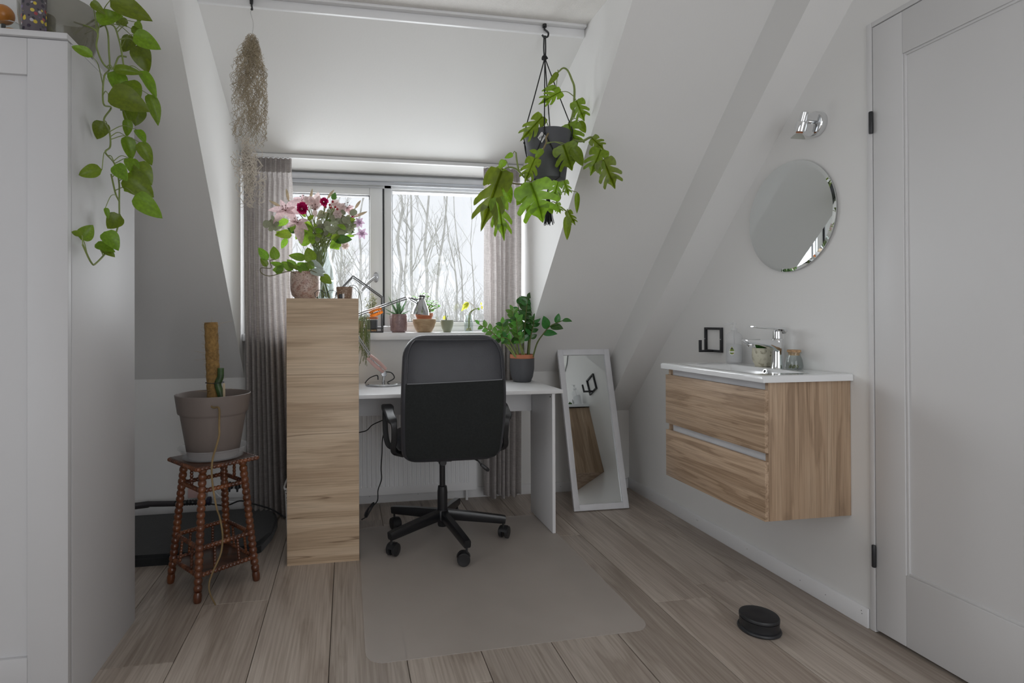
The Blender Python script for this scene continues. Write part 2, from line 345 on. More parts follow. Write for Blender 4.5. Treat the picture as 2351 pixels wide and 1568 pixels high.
while x0 + k * pitch < XR:
    a = max(XL, x0 + k * pitch); b = min(XR, x0 + (k + 1) * pitch)
    ys = sorted([YR, YB] + [y for y in joints.get(k, (random.uniform(-1, .4), random.uniform(.6, 1.6), random.uniform(2, 3)))])
    for y0, y1 in zip(ys, ys[1:]):
        bm = B(); g = .0011
        box(bm, a + g, b - g, y0 + g * .7, y1 - g * .7, -.0125, 0)
        bmesh.ops.bevel(bm, geom=[e for e in bm.edges if all(v.co.z > -.001 for v in e.verts)], offset=.0012, segments=1, affect='EDGES')
        mk('plank', bm, PLANK, fl, smooth=0)
    k += 1
# window opening in the front wall
HX0, HX1, HZ0, HZ1 = DL + .03, DR - .03, .978, dcz(YB) - .002
bm = B()
box(bm, XL, DL, YB, YB + .2, 0, KZ); box(bm, DR, XR, YB, YB + .2, 0, KZ); box(bm, DL, DR, YB, YB + .2, 0, HZ0)
box(bm, DL, HX0, YB, YB + .2, HZ0, HZ1); box(bm, HX1, DR, YB, YB + .2, HZ0, HZ1); box(bm, DL, DR, YB, YB + .2, HZ1, HZ1 + .3)
mk('wall_front', bm, PAINT, kind='structure', smooth=0)
DY_a, DY_b = .70, 1.652                                    # door opening in the right wall
bm = B()
box(bm, XR, XR + .12, DY_b, YB + .2, 0, ZC + .6); box(bm, XR, XR + .12, YR - .1, DY_a, 0, ZC + .6); box(bm, XR, XR + .12, DY_a, DY_b, 2.116, ZC + .6)
mk('wall_right', bm, PAINT, kind='structure', smooth=0)
mk('door_light_block', bx(XR + .125, XR + .15, DY_a - .1, DY_b + .1, -.02, 2.2), PAINT, kind='structure', smooth=0)  # unseen panel added to block outside light leaking under the door
mk('floor_threshold', bx(XR + .0005, XR + .124, DY_a + .001, DY_b - .001, -.12, -.001), PLANK, kind='structure', smooth=0)
ly_0, ly_1, lz_0, lz_1 = -1.28, 1.08, .27, 2.13
bm = B(); box(bm, XL - .12, XL, YR - .1, ly_0, 0, ZC + .6); box(bm, XL - .12, XL, ly_1, YB + .2, 0, ZC + .6); box(bm, XL - .12, XL, ly_0, ly_1, 0, lz_0); box(bm, XL - .12, XL, ly_0, ly_1, lz_1, ZC + .6)
mk('wall_left', bm, PAINT, kind='structure', smooth=0)
w3 = thing('added_window_left', (XL - .06, -.1, lz_0), kind='structure')  # unseen window, added as an opening for the left fill light
bm = B()
for a, b in ((ly_0, ly_0 + .06), (ly_1 - .06, ly_1), (-.13, -.07)): box(bm, XL - .09, XL - .03, a, b, lz_0, lz_1, .004)
box(bm, XL - .09, XL - .03, ly_0 + .06, ly_1 - .06, lz_0, lz_0 + .06); box(bm, XL - .09, XL - .03, ly_0 + .06, ly_1 - .06, lz_1 - .06, lz_1)
mk('frame', bm, mat('added_window_pvc', (.8, .8, .81), .3), w3)
mk('pane', bx(XL - .065, XL - .06, ly_0 + .06, -.13, lz_0 + .06, lz_1 - .06), GLASS, w3); mk('pane', bx(XL - .065, XL - .06, -.07, ly_1 - .06, lz_0 + .06, lz_1 - .06), GLASS, w3)
bm = B(); rx0, rx1, rz0, rz1 = -.02, 1.72, .22, 2.18
box(bm, XL, rx0, YR - .12, YR, 0, ZC); box(bm, rx1, XR, YR - .12, YR, 0, ZC); box(bm, rx0, rx1, YR - .12, YR, 0, rz0); box(bm, rx0, rx1, YR - .12, YR, rz1, ZC)
mk('wall_rear', bm, PAINT, kind='structure', smooth=0)
w2 = thing('added_window_rear', (.85, YR - .06, rz0), kind='structure')  # made-up window out of view, lets the rear fill light in
bm = B()
for a, b in ((rx0, rx0 + .06), (rx1 - .06, rx1), (.82, .88)): box(bm, a, b, YR - .09, YR - .03, rz0, rz1, .004)
box(bm, rx0 + .06, rx1 - .06, YR - .09, YR - .03, rz0, rz0 + .06); box(bm, rx0 + .06, rx1 - .06, YR - .09, YR - .03, rz1 - .06, rz1)
mk('frame', bm, PVC, w2)
mk('pane', bx(rx0 + .06, .82, YR - .065, YR - .06, rz0 + .06, rz1 - .06), GLASS, w2); mk('pane', bx(.88, rx1 - .06, YR - .065, YR - .06, rz0 + .06, rz1 - .06), GLASS, w2)
# flat ceiling, slopes, dormer
bm = B(); box(bm, XL, XR, YR, YT, ZC, ZC + .12); box(bm, DL, DR, YT, DY0, ZC, ZC + .12)
mk('ceiling', bm, STUCCO, kind='structure', smooth=0)
F = lambda u, v, w: (w, u, v)
th = .14
for a, b in ((XL, DL - .05), (DR + .05, XR)):
    mk('ceiling_slope', prism(B(), [(YB, KZ), (YT, ZC), (YT, ZC + th), (YB + .2, KZ + th - .2 * SL + .05), (YB + .2, KZ)], F, a, b), PAINT, kind='structure', smooth=0)
mk('ceiling_dormer', prism(B(), [(DY0, DZ0), (YB, dcz(YB)), (YB, dcz(YB) + .1), (DY0, DZ0 + .1)], F, DL, DR), PAINT, kind='structure', smooth=0)
for nm, a, b in (('wall_dormer_left', DL - .05, DL), ('wall_dormer_right', DR, DR + .05)):
    mk(nm, prism(B(), [(YB, KZ), (YT, ZC), (YT, ZC + .1), (DY0, ZC + .1), (YB, dcz(YB) + .12)], F, a, b), PAINT, kind='structure', smooth=0)
# boxed-in rafter against the right wall
BX0 = 1.635; bo = .262
mk('trim_1', prism(B(), [(YB, KZ), (YB, KZ - bo), (YT - bo / SL + .0, ZC), (YT, ZC)], F, BX0, XR), PAINT, kind='structure', smooth=0, label='boxed-in rafter running up the slope beside the right wall')
bm = B(); box(bm, DL, DR - .004, DY0 - .006, DY0 + .012, DZ0 - .004, ZC, .002); box(bm, DL, DR - .004, DY0 - .032, DY0 - .006, ZC - .012, ZC, .002)
mk('trim_2', bm, WHITE, kind='structure', label='narrow white cover strip across the dormer ceiling edge')
# baseboards
bm = box(B(), XR - .010, XR, DY_b + .004, YB, 0, .068, .002)
bb = mk('baseboard_right', bm, WHITE, kind='structure')
nb = B()
for y, z in ((1.68, .052), (1.678, .042), (1.83, .035), (1.95, .035), (2.25, .04), (2.62, .043), (2.61, .043), (3.05, .04)): lathe(nb, [(.0016, 0), (.0016, .0004)], (XR - .0101, y, z), 8, Matrix.Rotation(R(-90), 4, 'Y'))
mk('nail_hole', nb, RUBBER, bb)
bm = B(); box(bm, XL, XR - .011, YB - .010, YB, 0, .062, .002)
bb = mk('baseboard_front', bm, WHITE, kind='structure')
nb = B()
for x, z in ((.13, .043), (.42, .04), (.6, .04), (1.33, .035), (1.77, .04), (1.77, .025)): lathe(nb, [(.0018, 0), (.0018, .0006)], (x, YB - .0101, z), 8, Matrix.Rotation(R(90), 4, 'X'))
mk('nail_hole', nb, RUBBER, bb)
# ------------------------------------------------------------------ front window
YG = 3.47
w1 = thing('window_1', (.23, YG, 1.018), kind='structure')
def ax(px): return A(px, 540, Y=YG).x
def az(py, px=1000): return A(px, py, Y=YG).z
gL1, m0, m1, gR0 = ax(848), ax(877), ax(881), ax(900)
zt_l, zt_r, zb_l, zb_r = az(453, 848), az(446), az(744, 848), az(739)
SILL = 1.018; fx0, fx1, fz1 = HX0 + .001, HX1 - .001, HZ1 - .001; ff, fb = YG - .045, YG + .035
bm = B()
box(bm, fx0, fx0 + .05, ff, fb, SILL, fz1, .003); box(bm, fx1 - .05, fx1, ff, fb, SILL, fz1, .003)
box(bm, m1, gR0 - .006, ff, fb, SILL + .04, fz1 - .04, .003)
box(bm, fx0 + .05, fx1 - .05, ff, fb, SILL, SILL + .035, .003); box(bm, fx0 + .05, fx1 - .05, ff, fb, zt_r + .012, fz1, .003)
mk('frame', bm, PVC, w1)
bm = B()
for a, b, c, d in ((gR0 - .006, gR0, SILL + .035, zt_r + .012), (fx1 - .06, fx1 - .05, SILL + .035, zt_r + .012)): box(bm, a, b, YG - .03, fb, c, d)
box(bm, gR0, fx1 - .06, YG - .03, fb, zt_r, zt_r + .012); box(bm, gR0, fx1 - .06, YG - .032, fb, SILL + .035, zb_r, .002)
mk('glazing_bead', bm, PVC, w1)
mk('pane', bx(gR0, fx1 - .06, YG, YG + .006, zb_r, zt_r), GLASS, w1, smooth=0)
bm = B(); box(bm, gR0, fx1 - .06, YG - .012, YG - .001, zb_r, zb_r + .004); box(bm, gR0, gR0 + .003, YG - .012, YG - .001, zb_r, zt_r)
box(bm, m0 + .001, m1 - .001, YG - .05, YG - .02, SILL + .04, zt_r + .01)
mk('gasket', bm, RUBBER, w1)
sx0, sx1 = fx0 + .052, m0; sz0, sz1 = SILL + .037, zt_r + .010
sf, sb = YG - .062, YG + .02
sash = B()
box(sash, gL1, sx1, sf, sb, sz0, sz1, .004); box(sash, sx0, sx0 + .075, sf, sb, sz0, sz1, .004)
box(sash, sx0 + .075, gL1, sf, sb, sz0, zb_l, .004); box(sash, sx0 + .075, gL1, sf, sb, zt_l, sz1, .004)
so = mk('sash', sash, PVC, w1)
mk('pane', bx(sx0 + .075, gL1, YG - .01, YG - .004, zb_l, zt_l), GLASS, so, smooth=0)
bm = B(); box(bm, sx0 + .075, gL1, YG - .05, YG - .012, zt_l - .004, zt_l); box(bm, gL1 - .004, gL1, YG - .05, YG - .012, zb_l, zt_l); box(bm, sx0 + .075, gL1, YG - .05, YG - .012, zb_l, zb_l + .004)
mk('gasket', bm, RUBBER, so)
hc = A(863, 637, Y=sf); bm = B()
lathe(bm, [(.016, 0), (.0165, .008), (.014, .011)], (hc.x, hc.y, hc.z), 20, Matrix.Rotation(R(90), 4, 'X'), sy=1.9)
tube(bm, spline([hc + V((0, -.005, 0)), hc + V((0, -.05, -.004)), hc + V((-.012, -.058, -.008)), A(845, 650, Y=sf - .055), A(830, 668, Y=sf - .055)], 5), [.009, .0085, .008], 10)
mk('handle', bm, mat('satin_nickel', (.36, .36, .37), .4, metal=.9), so)
mk('sill', bx(DL + .002, DR - .002, YB - .078, YG - .046, SILL - .042, SILL, .004), WHITE, w1)
# curtain rail and roller blind
bm = B(); zr = dcz(3.222) - .002
box(bm, DL + .003, DR - .003, 3.212, 3.236, zr - .022, zr - .002, .002)
mk('curtain_rail', bm, WHITE, label='slim white curtain rail under the dormer ceiling', cat='curtain rail')
t = thing('roller_blind', (.23, 3.39, 1.93), 'rolled-up pale grey roller blind above the window', 'blind')
zc = A(890, 411, Y=3.385).z
bm = lathe(B(), [(.021, 0), (.021, fx1 - fx0 - .02)], (fx0 + .01, 3.392, zc), 20, Matrix.Rotation(R(90), 4, 'Y')); mk('roll', bm, mat('blind_fabric', (.66, .68, .72), .7, var=.02), t)
mk('bottom_bar', bx(fx0 + .012, fx1 - .012, 3.376, 3.388, zc - .041, zc - .022, .003), mat('blind_bar', (.50, .52, .56), .4), t)
for a_ in (fx0 + .002, fx1 - .010): mk('bracket', bx(a_, a_ + .008, 3.36, 3.41, zc - .028, HZ1 - .001), PVC, t)
# ------------------------------------------------------------------ door
d = thing('door_1', (XR, 1.2, 0), kind='structure', label='white panelled interior door with black hinges')
bm = B(); fxa = XR - .006
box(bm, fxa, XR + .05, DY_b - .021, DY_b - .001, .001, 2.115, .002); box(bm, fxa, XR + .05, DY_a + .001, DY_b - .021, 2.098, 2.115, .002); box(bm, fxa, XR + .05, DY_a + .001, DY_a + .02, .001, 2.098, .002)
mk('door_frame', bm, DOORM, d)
ly0, ly1, lz0, lz1 = DY_a + .023, DY_b - .024, .012, 2.095
py1, py0, pz0, pz1 = 1.524, ly0 + .105, .246, 1.956
bm = B()
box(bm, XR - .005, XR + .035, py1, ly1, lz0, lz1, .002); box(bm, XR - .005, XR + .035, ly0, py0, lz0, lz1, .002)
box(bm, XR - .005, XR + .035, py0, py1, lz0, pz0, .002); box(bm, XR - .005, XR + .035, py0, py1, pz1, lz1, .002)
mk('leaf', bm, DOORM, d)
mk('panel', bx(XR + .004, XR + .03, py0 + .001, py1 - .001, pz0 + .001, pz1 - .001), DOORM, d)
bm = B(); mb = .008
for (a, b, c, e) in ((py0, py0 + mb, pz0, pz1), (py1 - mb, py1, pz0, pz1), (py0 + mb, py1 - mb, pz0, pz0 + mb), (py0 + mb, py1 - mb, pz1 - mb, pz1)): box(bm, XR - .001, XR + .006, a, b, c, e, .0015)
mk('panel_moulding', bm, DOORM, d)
for z0, z1 in ((1.728, 1.804), (.227, .303)):
    h = mk('hinge', lathe(B(), [(.0055, z0), (.0065, z0 + .002), (.0065, z1 - .002), (.0055, z1)], (XR - .012, DY_b - .0225, 0), 14), BLKMET, d, label='black hinge')
bm = B(); hy = ly0 + .06
lathe(bm, [(.026, 0), (.026, .008)], (XR - .0055, hy, 1.05), 20, Matrix.Rotation(R(-90), 4, 'Y')); tube(bm, [(XR - .01, hy, 1.05), (XR - .05, hy, 1.05), (XR - .055, hy + .02, 1.05), (XR - .055, hy + .12, 1.05)], .009, 10)
mk('door_handle', bm, BLKMET, d)

# ------------------------------------------------------------------ outdoors
mk('ground', bx(-40, 40, 4.2, 60, -3.6, -3.4), mat('winter_grass', (.20, .22, .12), .95, var=.3, scale=1), kind='structure', smooth=0, label='winter grass far below the window')
BARK = mat('haze_pale_bark', (.66, .65, .62), .9, var=.25, scale=6); BARKF = mat('hazy_bark', (.74, .735, .72), .9, var=.15, scale=4)  # bark lightened so that bright outdoor haze is painted into its colour
def tree(px, Y, ztop, r0, lean, seed, label, dens=1.0, m=BARK, name='bare_tree', group='bare trees outside the window'):
    rng = random.Random(seed); base = A(px, 700, Y=Y); base.z = -3.4
    t = thing(name, base, label, 'tree', group)
    tb = B(); bb_ = B(); Ht = ztop + 3.4
    n = 14; pts = []
    for i in range(n + 1):
        f = i / n
        pts.append(base + V((lean * Ht * f * f + rng.uniform(-.05, .05) * f * 1.5, rng.uniform(-.1, .1) * f, Ht * f)))
    r0 *= .55
    tube(tb, pts, [r0 * (1 - .88 * i / n) for i in range(n + 1)], 7)
    def branch(p, d, L, r, lev):
        k = 5; q = [p]; dd = d.copy()
        for i in range(k):
            dd = (dd + V((rng.uniform(-.22, .22), rng.uniform(-.22, .22), rng.uniform(-.02, .2)))).normalized(); q.append(q[-1] + dd * L / k)
        tube(bb_, q, [r, r * .45], 4 if lev else 5, cap=False)
        if lev < 2:
            for c in range(int((4 if lev == 0 else 3) * dens)):
                i = rng.randint(1, k); a = rng.uniform(0, 2 * math.pi)
                nd_ = (dd * .75 + V((math.cos(a), math.sin(a) * .7, rng.uniform(.1, .6))) * .75).normalized()
                branch(q[i], nd_, L * rng.uniform(.35, .6), r * .5, lev + 1)
    for i in range(int(11 * dens)):
        f = rng.uniform(.38, .98); idx = min(n - 1, int(f * n)); p = pts[idx].lerp(pts[idx + 1], f * n - idx)
        a = rng.uniform(0, 2 * math.pi); up = rng.uniform(1.1, 2.4)
        branch(p, V((math.cos(a), math.sin(a), up)).normalized(), Ht * rng.uniform(.08, .17) * (1.25 - f * .6), r0 * (1 - .8 * f) * .38, 0)
    mk('trunk', tb, m, t); mk('branches', bb_, m, t, kind='stuff')
    return t
tree(913, 11, 5.2, .14, .01, 1, 'tall bare tree at the left edge of the right window pane', 1.1)
tree(927, 12, 4.3, .10, .015, 2, 'slender bare tree behind the leftmost tall tree outside')
tree(949, 11.5, 5.6, .12, -.012, 3, 'tall bare tree with upright limbs above the chrome lamp head', 1.1)
tree(972, 10.5, 4.9, .13, .012, 4, 'bare tree rising straight behind the jade plant', 1.2)
tree(990, 12, 5.6, .11, .055, 5, 'bare tree leaning right in the middle of the right pane', 1.2)
tree(1035, 13, 2.7, .09, -.02, 6, 'low bare tree with a wide crown right of the pane centre', 1.3)
tree(1062, 12, 3.9, .10, -.05, 7, 'bare tree leaning left above the small green pot', 1.1)
tree(1082, 11, 4.4, .07, -.05, 8, 'thin bare tree nearest the right curtain, leaning left', .8)
tree(1096, 12, 3.9, .07, -.02, 9, 'second thin bare tree beside the right curtain', .8)
tree(822, 12, 5.0, .12, .01, 10, 'bare tree in the left pane beside the flowers', 1.2)
tree(795, 11, 4.0, .11, -.02, 11, 'bare tree half hidden behind the flowers in the left pane', 1.3)
tree(755, 12, 4.6, .12, .02, 12, 'bare tree behind the glass vase in the left pane', 1.2)
tree(700, 12, 4.6, .12, .02, 13, 'bare tree behind the left curtain edge', 1.0)
SHL = ['low down behind the aloe', 'behind the chrome lamp head', 'right behind the jade plant', 'behind the sage-green cup', 'behind the cutting jar', 'at the right curtain edge', 'in the left pane behind the wire house', 'in the left pane by the window handle', 'behind the philodendron pot']
for i, (px, Y, zt) in enumerate(((905, 17, 1.6), (945, 16, 2.0), (990, 17, 1.8), (1030, 16, 1.5), (1065, 17, 1.9), (1100, 16, 1.6), (780, 16, 2.2), (835, 17, 2.0), (720, 16, 2.2))):
    rng = random.Random(50 + i); base = A(px, 700, Y=Y); base.z = -3.4
    t = thing('bare_shrub', base, 'hazy leafless shrub outside, ' + SHL[i], 'shrub', 'leafless shrubs outside the window')
    bm = B()
    for s in range(70):
        a = rng.uniform(0, 6.28); h = (zt + 3.4) * rng.uniform(.6, 1); sp = rng.uniform(.1, 1.6)
        pts = [base + V((math.cos(a) * sp * f ** .8 + rng.uniform(-.1, .1), math.sin(a) * sp * f * .5, h * f)) for f in (0, .3, .55, .75, .9, 1)]
        tube(bm, pts, [.022, .006], 4, cap=False)
        for q in range(4):
            p = pts[rng.randint(2, 5)]; a2 = rng.uniform(0, 6.28); e = p + V((math.cos(a2) * .5, math.sin(a2) * .3, rng.uniform(.2, .7))); tube(bm, [p, p.lerp(e, .5) + V((rng.uniform(-.1, .1), 0, .05)), e], [.008, .004], 3, cap=False)
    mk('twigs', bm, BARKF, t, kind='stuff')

# ------------------------------------------------------------------ wardrobe
WX, WY0, WY1, WZ = -.762, 1.70, 2.185, 1.884; WXL = -1.56
t = thing('wardrobe', ((WX + WXL) / 2, (WY0 + WY1) / 2, 0), 'tall white wardrobe with shaker-style doors at the left', 'wardrobe')
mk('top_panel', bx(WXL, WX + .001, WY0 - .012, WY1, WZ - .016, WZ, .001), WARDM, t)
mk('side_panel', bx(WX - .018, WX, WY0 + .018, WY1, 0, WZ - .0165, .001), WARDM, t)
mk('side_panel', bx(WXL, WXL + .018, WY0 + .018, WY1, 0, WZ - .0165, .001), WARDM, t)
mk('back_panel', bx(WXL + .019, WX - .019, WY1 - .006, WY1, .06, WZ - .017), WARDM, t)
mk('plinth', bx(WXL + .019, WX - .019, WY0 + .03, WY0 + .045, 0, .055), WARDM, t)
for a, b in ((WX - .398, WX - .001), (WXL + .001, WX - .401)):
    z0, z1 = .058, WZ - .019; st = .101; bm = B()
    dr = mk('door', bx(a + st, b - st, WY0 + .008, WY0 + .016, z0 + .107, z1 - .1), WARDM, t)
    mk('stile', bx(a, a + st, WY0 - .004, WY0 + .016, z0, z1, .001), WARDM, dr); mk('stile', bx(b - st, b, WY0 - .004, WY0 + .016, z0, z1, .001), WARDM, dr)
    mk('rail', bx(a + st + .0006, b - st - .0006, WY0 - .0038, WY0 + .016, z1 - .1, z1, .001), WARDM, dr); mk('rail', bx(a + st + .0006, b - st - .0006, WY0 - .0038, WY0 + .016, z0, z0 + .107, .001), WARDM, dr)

# ------------------------------------------------------------------ bookcase
KX0, KX1, KY0, KY1, KT = -.265, .052, 2.545, 3.10, 1.188
t = thing('bookcase', ((KX0 + KX1) / 2, (KY0 + KY1) / 2, 0), 'oak-look bookcase seen from its end, beside the desk', 'bookcase')
mk('end_panel', bx(KX0, KX1, KY0, KY0 + .022, 0, KT, .0008), OAKL, t); mk('end_panel', bx(KX0, KX1, KY1 - .022, KY1, 0, KT, .0008), OAKL, t)
mk('back_panel', bx(KX1 - .008, KX1 - .001, KY0 + .0225, KY1 - .0225, .02, KT - .022), WHITE, t)
for i, z in enumerate((.02, .40, .79, KT - .02)):
    mk('shelf' if i < 3 else 'top_panel', bx(KX0 + .002, KX1 - .0085, KY0 + .0225, KY1 - .0225, z, z + .0195, .0008), OAKL if i == 3 else WHITE, t)
# things on its shelves that stick out to the left
t = thing('storage_basket', (-.20, 2.72, .04), 'white perforated plastic basket poking out of the bookcase', 'basket')
bkm = cellmat('perforated_white', (.62, .63, .64), (.02, .02, .02), scale=95, thr=(.22, .26), rough=.45)
bm = B(); bz0, bz1 = .040, .322
def bask(u, v):
    a = 2 * math.pi * u; k = 1 / max(abs(math.cos(a)), abs(math.sin(a))) ** .9
    sx, sy = .07 + .012 * v, .105 + .012 * v
    return V((-.205 + sx * math.cos(a) * min(k, 1.3), 2.72 + sy * math.sin(a) * min(k, 1.3), bz0 + (bz1 - bz0) * v))
grid(bm, bask, 40, 4, True); mk('body', bm, bkm, t)
bm = B(); tube(bm, [bask(i / 40, 1) for i in range(41)], .005, 6, cap=False); mk('rim', bm, WHITE, t)
mk('base', bx(-.255, -.155, 2.64, 2.80, bz0, bz0 + .004), WHITE, t)
mk('cardboard_box', bx(-.274, -.12, 2.66, 2.76, .3275, .389, .004, M=None), mat('rust_cardboard', (.30, .075, .02), .7), label='rust-orange box lying across the white basket', cat='box')

# ------------------------------------------------------------------ desk
t = thing('desk', (.56, 2.92, 0), 'plain white desk under the window', 'desk')
mk('desktop', bx(KX1 + .003, 1.078, 2.66, 3.17, .716, .734, .0012), WHITE, t)
mk('leg_panel', bx(1.026, 1.042, 2.679, 3.02, .004, .7155, .001), WHITE, t)
mk('modesty_panel', bx(KX1 + .003, 1.0255, 3.0, 3.016, .577, .7155, .001), WHITE, t)
mk('screw_cap', lathe(B(), [(.0045, 0), (.004, .0015)], (1.0262, 2.705, .695), 12, Matrix.Rotation(R(-90), 4, 'Y')), RUBBER, t)
# ------------------------------------------------------------------ radiator
t = thing('radiator', (.33, 3.29, .06), 'white ribbed panel radiator under the window', 'radiator')
rx0_, rx1_, rz0_, rz1_ = -.14, .762, .072, .60
bm = B(); prof = []; x = rx0_ + .03
prof.append((rx0_, 3.25))
while x < rx1_ - .035:
    prof += [(x, 3.25), (x + .004, 3.256), (x + .010, 3.256), (x + .014, 3.25)]; x += .0262
prof.append((rx1_, 3.25))
def rrow(z, k): return [bm.verts.new((a, 3.25 + (b - 3.25) * k, z)) for a, b in prof]
rows = [rrow(rz0_, 0), rrow(rz0_ + .045, 0), rrow(rz0_ + .056, 1), rrow(rz1_ - .056, 1), rrow(rz1_ - .045, 0), rrow(rz1_, 0)]
for a, b in zip(rows, rows[1:]):
    for i in range(len(prof) - 1): bm.faces.new((a[i], a[i+1], b[i+1], b[i]))
mk('front_panel', bm, RADM, t, smooth=25)
mk('rear_panel', bx(rx0_, rx1_, 3.30, 3.315, rz0_, rz1_, .003), RADM, t)
mk('side_cover', bx(rx1_, rx1_ + .006, 3.249, 3.317, rz0_ + .005, rz1_ - .002, .002), RADM, t); mk('side_cover', bx(rx0_ - .006, rx0_, 3.249, 3.317, rz0_ + .005, rz1_ - .002, .002), RADM, t)
mk('top_grille', bx(rx0_, rx1_, 3.249, 3.317, rz1_ + .0005, rz1_ + .008, .002), RADM, t)
for x in (rx0_ + .12, rx1_ - .12): mk('bracket', bx(x - .015, x + .015, 3.316, 3.339, .2, .5), RADM, t)
bm = B(); tube(bm, [(rx1_ - .05, 3.29, .07), (rx1_ - .05, 3.29, .001)], .008, 10); mk('pipe', bm, RADM, t)

# ------------------------------------------------------------------ curtains
def curtainmat():
    m, t, p, out = nt('linen_curtain'); tc = nd(t, 'ShaderNodeTexCoord')
    cs = []
    for sc in ((420, 420, 25), (30, 30, 500)):
        mp = nd(t, 'ShaderNodeMapping'); mp.inputs['Scale'].default_value = sc; t.links.new(tc.outputs['Object'], mp.inputs['Vector'])
        n = nd(t, 'ShaderNodeTexNoise'); n.inputs['Scale'].default_value = 1; n.inputs['Detail'].default_value = 3; t.links.new(mp.outputs[0], n.inputs['Vector']); cs.append(n.outputs['Fac'])
    ad = nd(t, 'ShaderNodeMath', operation='ADD'); t.links.new(cs[0], ad.inputs[0]); t.links.new(cs[1], ad.inputs[1])
    rp = nd(t, 'ShaderNodeValToRGB'); rp.color_ramp.elements[0].position = .7; rp.color_ramp.elements[1].position = 1.0
    sc_ = nd(t, 'ShaderNodeMath', operation='MULTIPLY'); sc_.inputs[1].default_value = .85; t.links.new(ad.outputs[0], sc_.inputs[0])
    rp.color_ramp.elements[0].color = (.42, .39, .38, 1); rp.color_ramp.elements[1].color = (.60, .565, .55, 1); t.links.new(sc_.outputs[0], rp.inputs['Fac'])
    t.links.new(rp.outputs[0], p.inputs['Base Color']); p.inputs['Roughness'].default_value = .9
    tr = nd(t, 'ShaderNodeBsdfTranslucent'); t.links.new(rp.outputs[0], tr.inputs['Color'])
    mx = nd(t, 'ShaderNodeMixShader'); mx.inputs[0].default_value = .42; t.links.new(p.outputs[0], mx.inputs[1]); t.links.new(tr.outputs[0], mx.inputs[2]); t.links.new(mx.outputs[0], out.inputs['Surface'])
    return m
CURT = curtainmat()
def curtain(x0, x1, folds, seed, label, flare, hem, ztop):
    rng = random.Random(seed); ph = [rng.uniform(.75, 1.25) for _ in range(folds + 2)]; w = [rng.uniform(.7, 1.2) for _ in range(folds + 2)]
    t = thing('curtain', ((x0 + x1) / 2, 3.225, 0), label, 'curtain', 'linen curtains')
    def fn(u, v):
        z = ztop - (ztop - hem(u)) * v
        k = u * folds + .25 * math.sin(u * 9 + seed) * min(1, v * 3); i = int(min(max(k, 0), folds)); amp = .026 * w[i]
        h = min(1, max(0, (v - .035) / .05)); top = 1 - h
        wob = math.sin(2 * math.pi * k) * amp * (.45 + .55 * h) + .35 * amp * math.sin(4 * math.pi * k + 1) * h
        if .03 < v < .06: wob *= .6
        x = x0 + (x1 - x0) * u + .008 * math.sin(2 * math.pi * k + 1.2) * h
        dx, dy = flare(u, v)
        return V((x + dx, 3.222 + wob + dy, z))
    bm = B(); grid(bm, fn, folds * 16, 46)
    mk('cloth', bm, CURT, t, smooth=80)
    bm = B(); grid(bm, lambda u, v: fn(u, 1) + V((0, -.0022, .0005 + .018 * v)), folds * 16, 1); mk('hem', bm, CURT, t, smooth=80)
    bm = B(); grid(bm, lambda u, v: fn(u, .0 + .04 * v) + V((0, -.002 - .004 * math.sin(v * math.pi) * (1 if math.sin(u * folds * 4 * math.pi) > 0 else .2), 0)), folds * 16, 4); mk('pleat_tape', bm, CURT, t, smooth=80)
    return t
zct = dcz(3.222) - .027
curtain(DL + .012, -.305, 10, 3, 'long grey linen curtain at the left of the window', lambda u, v: ((.012 + .06 * u) * max(0, v - .35) * 1.4, -.10 * max(0, v - .45) ** 1.3 * (.25 + u)), lambda u: .012 - .0 * u, zct)
curtain(.808, DR - .022, 7, 8, 'narrower grey linen curtain at the right of the window', lambda u, v: (-.012 * max(0, v - .5), 0), lambda u: .035 + .012 * math.sin(u * 20), zct)

# ------------------------------------------------------------------ chair mat
bm = B(); x0, x1, y0, y1, r = .056, 1.05, 1.775, 2.952, .06; poly = []
for cx_, cy_, a0 in ((x1 - r, y1 - r, 0), (x0 + r, y1 - r, 90), (x0 + r, y0 + r, 180), (x1 - r, y0 + r, 270)):
    for k in range(7): a = R(a0 + 15 * k); poly.append((cx_ + r * math.cos(a), cy_ + r * math.sin(a) + .025 * (cx_ - .5) * 1.0))
prism(bm, poly, lambda u, v, w: (u, v, w), .0002, .0028)
mm, tt, pp, oo = nt('frosted_pvc')
tc = nd(tt, 'ShaderNodeTexCoord'); no = nd(tt, 'ShaderNodeTexNoise'); no.inputs['Scale'].default_value = 5; no.inputs['Detail'].default_value = 6; tt.links.new(tc.outputs['Object'], no.inputs['Vector'])
rp = nd(tt, 'ShaderNodeValToRGB'); rp.color_ramp.elements[0].color = (.60, .54, .50, 1); rp.color_ramp.elements[1].color = (.71, .645, .60, 1); tt.links.new(no.outputs['Fac'], rp.inputs['Fac']); tt.links.new(rp.outputs[0], pp.inputs['Base Color'])
pp.inputs['Roughness'].default_value = .45; pp.inputs['Alpha'].default_value = .42
mk('chair_mat', bm, mm, smooth=0, label='frosted see-through plastic mat under the office chair', cat='mat')

# ------------------------------------------------------------------ office chair
cx_, cy_ = .462, 2.702
t = thing('office_chair', (cx_, cy_, .003), 'black office chair on castors with its back to the camera', 'chair')
zf = .003
